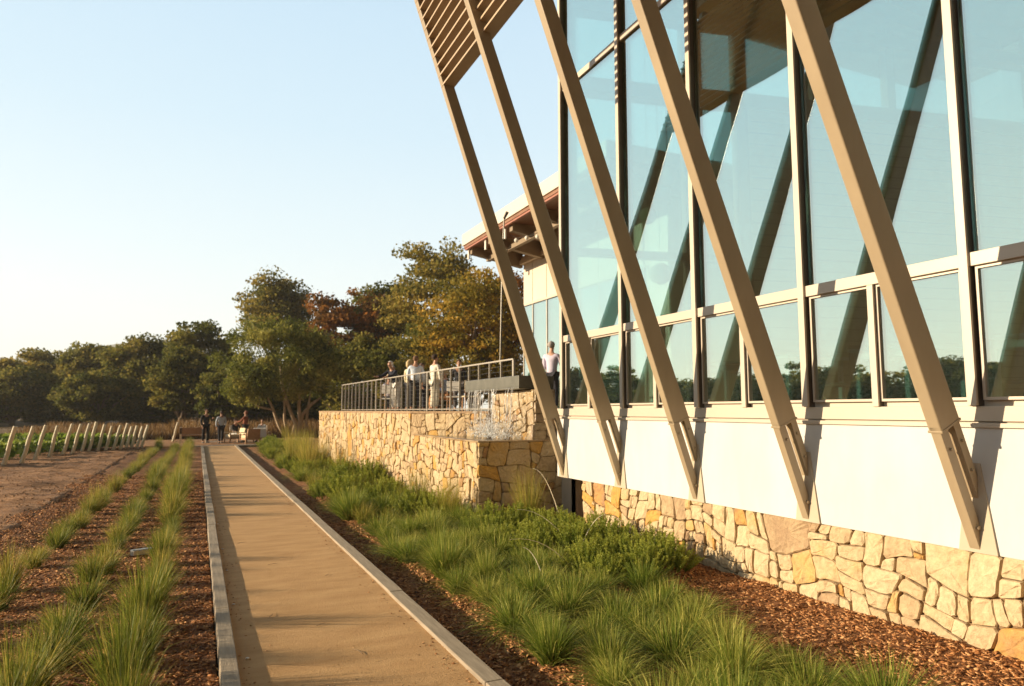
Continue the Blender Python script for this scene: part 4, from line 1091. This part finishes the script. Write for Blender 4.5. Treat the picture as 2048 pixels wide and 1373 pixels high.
# ------------------------------------------------------------------ trees
def tree(name, label, group, x, y, H, z_lo, rx, ry, material, leaf=.34, nb=70, per=170, seed=0, base=0.0, elong=.75, trunk=.3, lean=(0, 0), holes=.0, bark='bark', flat=.0, tint=(.25, .75)):
    r_ = np.random.default_rng(seed); rr = random.Random(seed)
    nb = int(nb*1.35)
    zc = (H+z_lo)/2; rz = (H-z_lo)/2
    cs = []; rads = []
    bs = (rx*ry*rz)**(1/3)
    k = 0
    while len(cs) < nb and k < 20000:
        k += 1
        v = r_.normal(0, 1, 3); v /= np.linalg.norm(v); rad = r_.uniform(.25, 1)**.45
        p = v*rad*np.array([rx, ry, rz])*(.86)
        if p[2] < -rz*.55 and rr.random() < .6: continue
        w_ = .86+.28*vnoise(np.array([v[0]*3+5]), np.array([v[2]*3+v[1]*2+5]), .7, seed)[0]
        cs.append(p*w_); rads.append(bs*r_.uniform(.09, .29))
    cs = np.array(cs)+np.array([lean[0], lean[1], zc]); rads = np.array(rads)
    allc = []; allt = []
    for c_, rd in zip(cs, rads):
        m_ = int(1.6*per*(rd/(bs*.24))**2)
        v = r_.normal(0, 1, (m_, 3)); v /= np.linalg.norm(v, axis=1)[:, None]
        v[:, 2] = np.where(v[:, 2] < -.3, v[:, 2]*.5, v[:, 2])
        q = c_+v*(rd*r_.uniform(.45, 1.25, m_)**.9)[:, None]*np.array([r_.uniform(.9, 1.4), r_.uniform(.9, 1.4), r_.uniform(.6, 1.0)])
        allc.append(q); bt = r_.uniform(*tint)
        allt.append((bt+r_.normal(0, .13, m_)).clip(0, 1))
    allc = np.concatenate(allc); allt = np.concatenate(allt)
    P_, T_ = leaves(allc, leaf*.74, r_, elong, allt)
    root = empty(name, (x, y, base)); tag(root, label, 'tree', group)
    cr = link_mesh('crown', fast_mesh('crown', P_, 4, material, T_), root); KIDS.setdefault(root.name, []).append(cr)
    tk = MB()
    top = Vector((lean[0]*.8, lean[1]*.8, zc-rz*.15))
    tk.tube([(0, 0, -.3), (lean[0]*.1, lean[1]*.1, z_lo*.5), tuple(Vector((lean[0]*.4, lean[1]*.4, z_lo))), tuple(top)], [trunk*1.25, trunk, trunk*.85, trunk*.3], 10)
    for j in range(14):
        c_ = cs[rr.randrange(len(cs))]; s0 = Vector((lean[0]*.4, lean[1]*.4, z_lo*rr.uniform(.7, 1.15)+.3)); mid = s0.lerp(Vector(c_), .5)+Vector((rr.uniform(-.4, .4), rr.uniform(-.4, .4), rr.uniform(-.1, .5)))
        tk.tube([tuple(s0), tuple(mid), tuple(c_)], [trunk*.45, trunk*.28, trunk*.08], 7)
    tk.build('trunk', M[bark], root, smooth=True)
    return root
TG = None
tree('oak_tree', 'tall round oak standing above the others with sky between its lower leaves', TG, 7.4, 78, 17.2, 7.6, 4.2, 4.2, M['oak'], leaf=.36, nb=105, per=120, seed=33, trunk=.35, tint=(.3, .85))
tree('oak_tree', 'tallest oak to the right, with a ragged top beside the pavilion roof', TG, 17.6, 54.0, 16.6, 3.5, 4.3, 4.2, M['oak'], leaf=.32, nb=85, per=170, seed=2, tint=(.45, 1.0))
tree('autumn_tree', 'sunlit yellow and orange leaved tree behind the terrace railing', TG, 16.9, 43.2, 11.8, 1.2, 4.2, 4.0, M['autumn'], leaf=.24, nb=95, per=210, seed=3, tint=(.25, .95))
tree('autumn_tree', 'rust tinted tree glimpsed between the struts below the pavilion roof', TG, 21.0, 46.5, 12.6, 2, 3.6, 3.4, M['rust'], leaf=.26, nb=70, per=150, seed=4, tint=(.3, .9))
tree('rust_tree', 'rusty red topped tree right behind the olive tree', TG, 11.1, 58.5, 13.6, 3, 3.8, 3.0, M['rust'], leaf=.33, nb=60, per=150, seed=5, tint=(.2, .9))
tree('oak_tree', 'dark green oak between the rusty tree and the tallest oak', TG, 14.8, 61.0, 14.0, 2.5, 3.8, 3.6, M['oakdark'], leaf=.33, nb=75, per=160, seed=6)
tree('oak_tree', 'dark low tree behind the left end of the terrace railing', TG, 10.6, 51.5, 7.6, .2, 3.6, 3.0, M['oakdark'], leaf=.27, nb=70, per=160, seed=16)
tree('oak_tree', 'brown tinged bushy tree behind the people on the terrace', TG, 14.0, 47.0, 8.0, .5, 3.6, 3.0, M['oakdark'], leaf=.25, nb=70, per=170, seed=17, tint=(.4, 1))
tree('oak_tree', 'dark two tiered oak left of the olive tree', TG, .1, 66.5, 10.1, 1.2, 3.2, 3.4, M['oakdark'], leaf=.32, nb=80, per=170, seed=7, tint=(.3, .95))
tree('oak_tree', 'smaller rounded oak in front of the two tiered oak', TG, -1.2, 61.5, 7.0, .8, 2.6, 2.6, M['oak'], leaf=.28, nb=60, per=160, seed=8, tint=(.1, .7))
tree('oak_tree', 'broad oak with a pale grey trunk standing alone in the left treeline', TG, -5.2, 75, 9.3, 1.2, 3.9, 3.8, M['oak'], leaf=.34, nb=85, per=180, seed=9, tint=(.2, .85))
tree('oak_tree', 'mid green oak left of the pale trunked oak', TG, -9.6, 82, 9.0, 1, 3.9, 3.8, M['oak'], leaf=.36, nb=80, per=170, seed=10, tint=(.2, .7))
tree('oak_tree', 'greyish green small tree top behind the left treeline', TG, -12.6, 93, 10.4, 2, 2.4, 2.4, M['olive'], leaf=.36, nb=40, per=150, seed=11)
tree('oak_tree', 'wide rounded tree at the far left of the treeline', TG, -16.4, 89, 8.9, .8, 4.8, 4.2, M['oak'], leaf=.38, nb=95, per=170, seed=12, tint=(.15, .8))
tree('oak_tree', 'low dark tree furthest along the left treeline', TG, -22.5, 96, 8.4, .6, 4.8, 4.2, M['oakdark'], leaf=.38, nb=80, per=170, seed=13)
tree('oak_tree', 'dark bushy tree low in front of the far left treeline', TG, -15.6, 77, 6.0, .3, 4.6, 3.2, M['oakdark'], leaf=.32, nb=80, per=160, seed=14)
tree('oak_tree', 'dark bushy tree filling the gap below the mid green oak', TG, -8.0, 70, 5.2, .3, 3.8, 2.8, M['oakdark'], leaf=.3, nb=70, per=150, seed=15)
tree('oak_tree', 'dark oak closing the gap between the olive tree and the rusty tree', TG, 10.2, 68, 10.5, 1, 3.4, 3.2, M['oakdark'], leaf=.33, nb=75, per=160, seed=26, tint=(.3, .9))
tree('oak_tree', 'dark shrubby tree right behind the people at the path end', TG, 2.0, 57, 5.4, .2, 2.6, 2.2, M['oakdark'], leaf=.26, nb=60, per=150, seed=18)
tree('oak_tree', 'shaded shrubby tree behind the olive trunks', TG, 7.0, 58, 6.4, .2, 3.4, 2.2, M['oakdark'], leaf=.27, nb=70, per=150, seed=19)
# olive tree with several trunks
OX, OY = 5.6, 46.2
ot = empty('olive_tree', (OX, OY, 0)); tag(ot, 'big rounded olive tree with several bare leaning trunks at the path end', 'tree')
r_ = np.random.default_rng(50)
oc = []; ott = []
for k in range(120):
    v = r_.normal(0, 1, 3); v /= np.linalg.norm(v); v *= r_.uniform(.35, 1)**.45
    p = np.array([-.95, -.2, 4.55])+v*np.array([3.9, 3.2, 2.75])
    if p[2] < 2.75 and p[0] > -2.2: continue
    if p[2] < 2.0: continue
    m_ = 210; rd = r_.uniform(.45, .95)
    w_ = r_.normal(0, 1, (m_, 3)); w_ /= np.linalg.norm(w_, axis=1)[:, None]
    oc.append(p+w_*(rd*r_.uniform(.4, 1.15, m_))[:, None]*np.array([1, 1, .95])); ott.append((r_.uniform(.2, .85)+r_.normal(0, .13, m_)).clip(0, 1))
P_, T_ = leaves(np.concatenate(oc), .26, r_, .28, np.concatenate(ott), up=.5)
link_mesh('crown', fast_mesh('crown', P_, 4, M['olive'], T_), ot)
for pts, rad in [([(0, 0, -.2), (.15, 0, .9), (-.25, .1, 1.9), (-.7, 0, 3.2), (-.9, 0, 4.6)], [.17, .13, .11, .09, .04]),
                 ([(.2, 0, -.2), (.45, 0, 1.0), (.35, .1, 2.1), (.45, 0, 3.4), (.3, 0, 4.6)], [.16, .13, .11, .08, .03]),
                 ([(.35, .1, .1), (.6, .1, 1.5), (1.15, 0, 2.2), (1.75, -.1, 2.65)], [.14, .12, .10, .05]),
                 ([(-.3, 0, -.2), (-.9, 0, .9), (-1.3, 0, 2.0), (-1.9, 0, 3.2)], [.13, .10, .08, .04]),
                 ([(-.2, .2, -.2), (-.5, .2, 1.2), (-.55, .2, 2.4), (-.2, .2, 3.6)], [.11, .09, .07, .03]),
                 ([(.5, .2, -.2), (.85, .1, .8), (.9, 0, 1.8), (1.1, .1, 3.2)], [.12, .10, .08, .03]),
                 ([(-1.2, 0, 1.8), (-2.1, .1, 2.0), (-2.8, 0, 2.5)], [.07, .06, .03])]:
    MB().tube(pts, rad, 9).build('trunk', M['olivebark'], ot, smooth=True)

# trees further round, beyond the vineyard: the windows mirror them
src = [o for o in COL.objects if o.name.startswith('oak_tree') and o.parent is None][6:12]
i = 0
for az in np.arange(-20, -112, -2.6):
    d = 100+12*math.sin(i*1.7); s_ = src[i % len(src)]
    x = d*math.sin(R(az))-(4 if az < -60 else 0); y = d*math.cos(R(az))
    c_ = copy_tree(s_); c_.location = (x, y, -.6); c_.rotation_euler = (0, 0, i*1.3); k = .70+.32*abs(math.sin(i*2.3)); c_.scale = (1.5, 1.5, k)
    c_['label'] = 'dark tree beyond the vineyard, seen only mirrored in the lower windows'; c_['group'] = 'trees mirrored in the windows'
    i += 1

# dry golden grass under the trees
def dry(n, xr, yr, h, seed, name, lab, zf_=0):
    r_ = np.random.default_rng(seed)
    x = r_.uniform(*xr, n); y = r_.uniform(*yr, n); hh = h*r_.uniform(.4, 1.2, n)*(.6+.8*vnoise(x, y, 2.5, seed))
    a = r_.uniform(0, 6.28, n); w_ = r_.uniform(.02, .05, n); lx = r_.normal(0, .16, n)*hh*2
    b0 = np.stack([x-np.cos(a)*w_, y-np.sin(a)*w_, x*0-.05], -1); b1 = np.stack([x+np.cos(a)*w_, y+np.sin(a)*w_, x*0-.05], -1)
    t0 = np.stack([x+lx+np.cos(a)*w_*.2, y, hh], -1); t1 = np.stack([x+lx-np.cos(a)*w_*.2, y, hh], -1)
    P_ = np.stack([b0, b1, t0, t1], 1); T_ = np.repeat(r_.random(n)[:, None], 4, 1).reshape(-1)
    tag(link_mesh(name, fast_mesh(name, P_, 4, M['straw'], np.stack([T_, T_*0, T_*0], -1))), lab, 'grass', kind='stuff')
dry(16000, (-10, 0), (46.5, 62), .65, 60, 'dry_grass', 'golden dry grass growing beneath the left treeline')
dry(14000, (-1.5, 12), (46.5, 60), .85, 61, 'dry_grass', 'golden dry grass growing behind the olive tree and lounge chairs')

V, F = grid(np.linspace(-150, 80, 60), np.linspace(47, 300, 70), lambda X, Y: ground_z(X, Y)+.08+.35*(vnoise(X, Y, 6, 8))*np.clip((Y-50)/8, 0, 1))
tag(link_mesh('meadow', fast_mesh('meadow', V, 4, M['meadow'], faces=F, smooth=True)), kind='structure')
# soil clods
r_ = np.random.default_rng(90); n = 9000
x = -2.35-r_.random(n)**1.2*10; y = 6+r_.random(n)**1.3*32; L_ = r_.uniform(.008, .030, n)*(.7+y*.02)
z = ground_z(x, y); c = np.stack([x, y, z], -1)
oc_ = np.array([[1,0,0],[0,1,0],[-1,0,0],[0,-1,0],[0,0,.8]])
P_ = c[:, None, :]+oc_[None]*L_[:, None, None]*r_.uniform(.6, 1.4, (n, 5, 1))
F_ = (np.array([[0,1,4],[1,2,4],[2,3,4],[3,0,4]])[None]+(np.arange(n)*5)[:, None, None]).reshape(-1, 3)
tag(link_mesh('soil_clods', fast_mesh('soil_clods', P_, 3, M['soil'], faces=F_)), 'rough brown clods on the bare soil beside the vineyard', 'soil', kind='stuff')
# thicket below the left treeline
src = [o for o in COL.objects if o.parent is None and o.get('label', '').startswith('dark bushy tree filling')][0]
for i, (x, y, k) in enumerate([(-25, 92, .75), (-20.5, 88, .7), (-12, 78, .7), (-3.5, 72, .62), (2.4, 68, .7), (4.8, 66, .6), (9.6, 58, .6), (-6.5, 88, .8), (12.2, 56, .7), (17, 58, .9)]):
    c_ = copy_tree(src); c_.location = (x, y, -.2); c_.rotation_euler = (0, 0, i*1.1); c_.scale = (1.25, 1.1, k)
    c_['label'] = 'dark low thicket shrub in the shade below the treeline'; c_['category'] = 'shrub'; c_['group'] = 'thicket shrubs below the treeline'; c_.name = 'thicket_shrub'
# far hill behind the trees
xs = np.linspace(-900, 900, 90); ys = np.linspace(700, 1100, 20)
V, F = grid(xs, ys, lambda X, Y: 78*np.exp(-((X+25)/210)**2)*np.sin(np.clip((Y-700)/400, 0, 1)*math.pi)**.6+12*np.exp(-((X+300)/260)**2)*np.sin(np.clip((Y-700)/400, 0, 1)*math.pi)+7*(vnoise(X, Y, 60, 3)-.5))
tag(link_mesh('hill', fast_mesh('hill', V, 4, M['hill'], faces=F, smooth=True)), kind='structure')
# thin warm evening haze in the air
HD = 0.00042
m_, nt_, out_ = newmat('haze'); pv = nt_.nodes.new('ShaderNodeVolumePrincipled')
pv.inputs['Color'].default_value = (.93, .94, .92, 1); pv.inputs['Density'].default_value = HD; pv.inputs['Anisotropy'].default_value = .3
nt_.links.new(pv.outputs[0], out_.inputs['Volume'])
hb = MB(); hb.box(-990, 990, -330, 1200, -1.6, 82); tag(hb.build('haze', m_), kind='stuff')
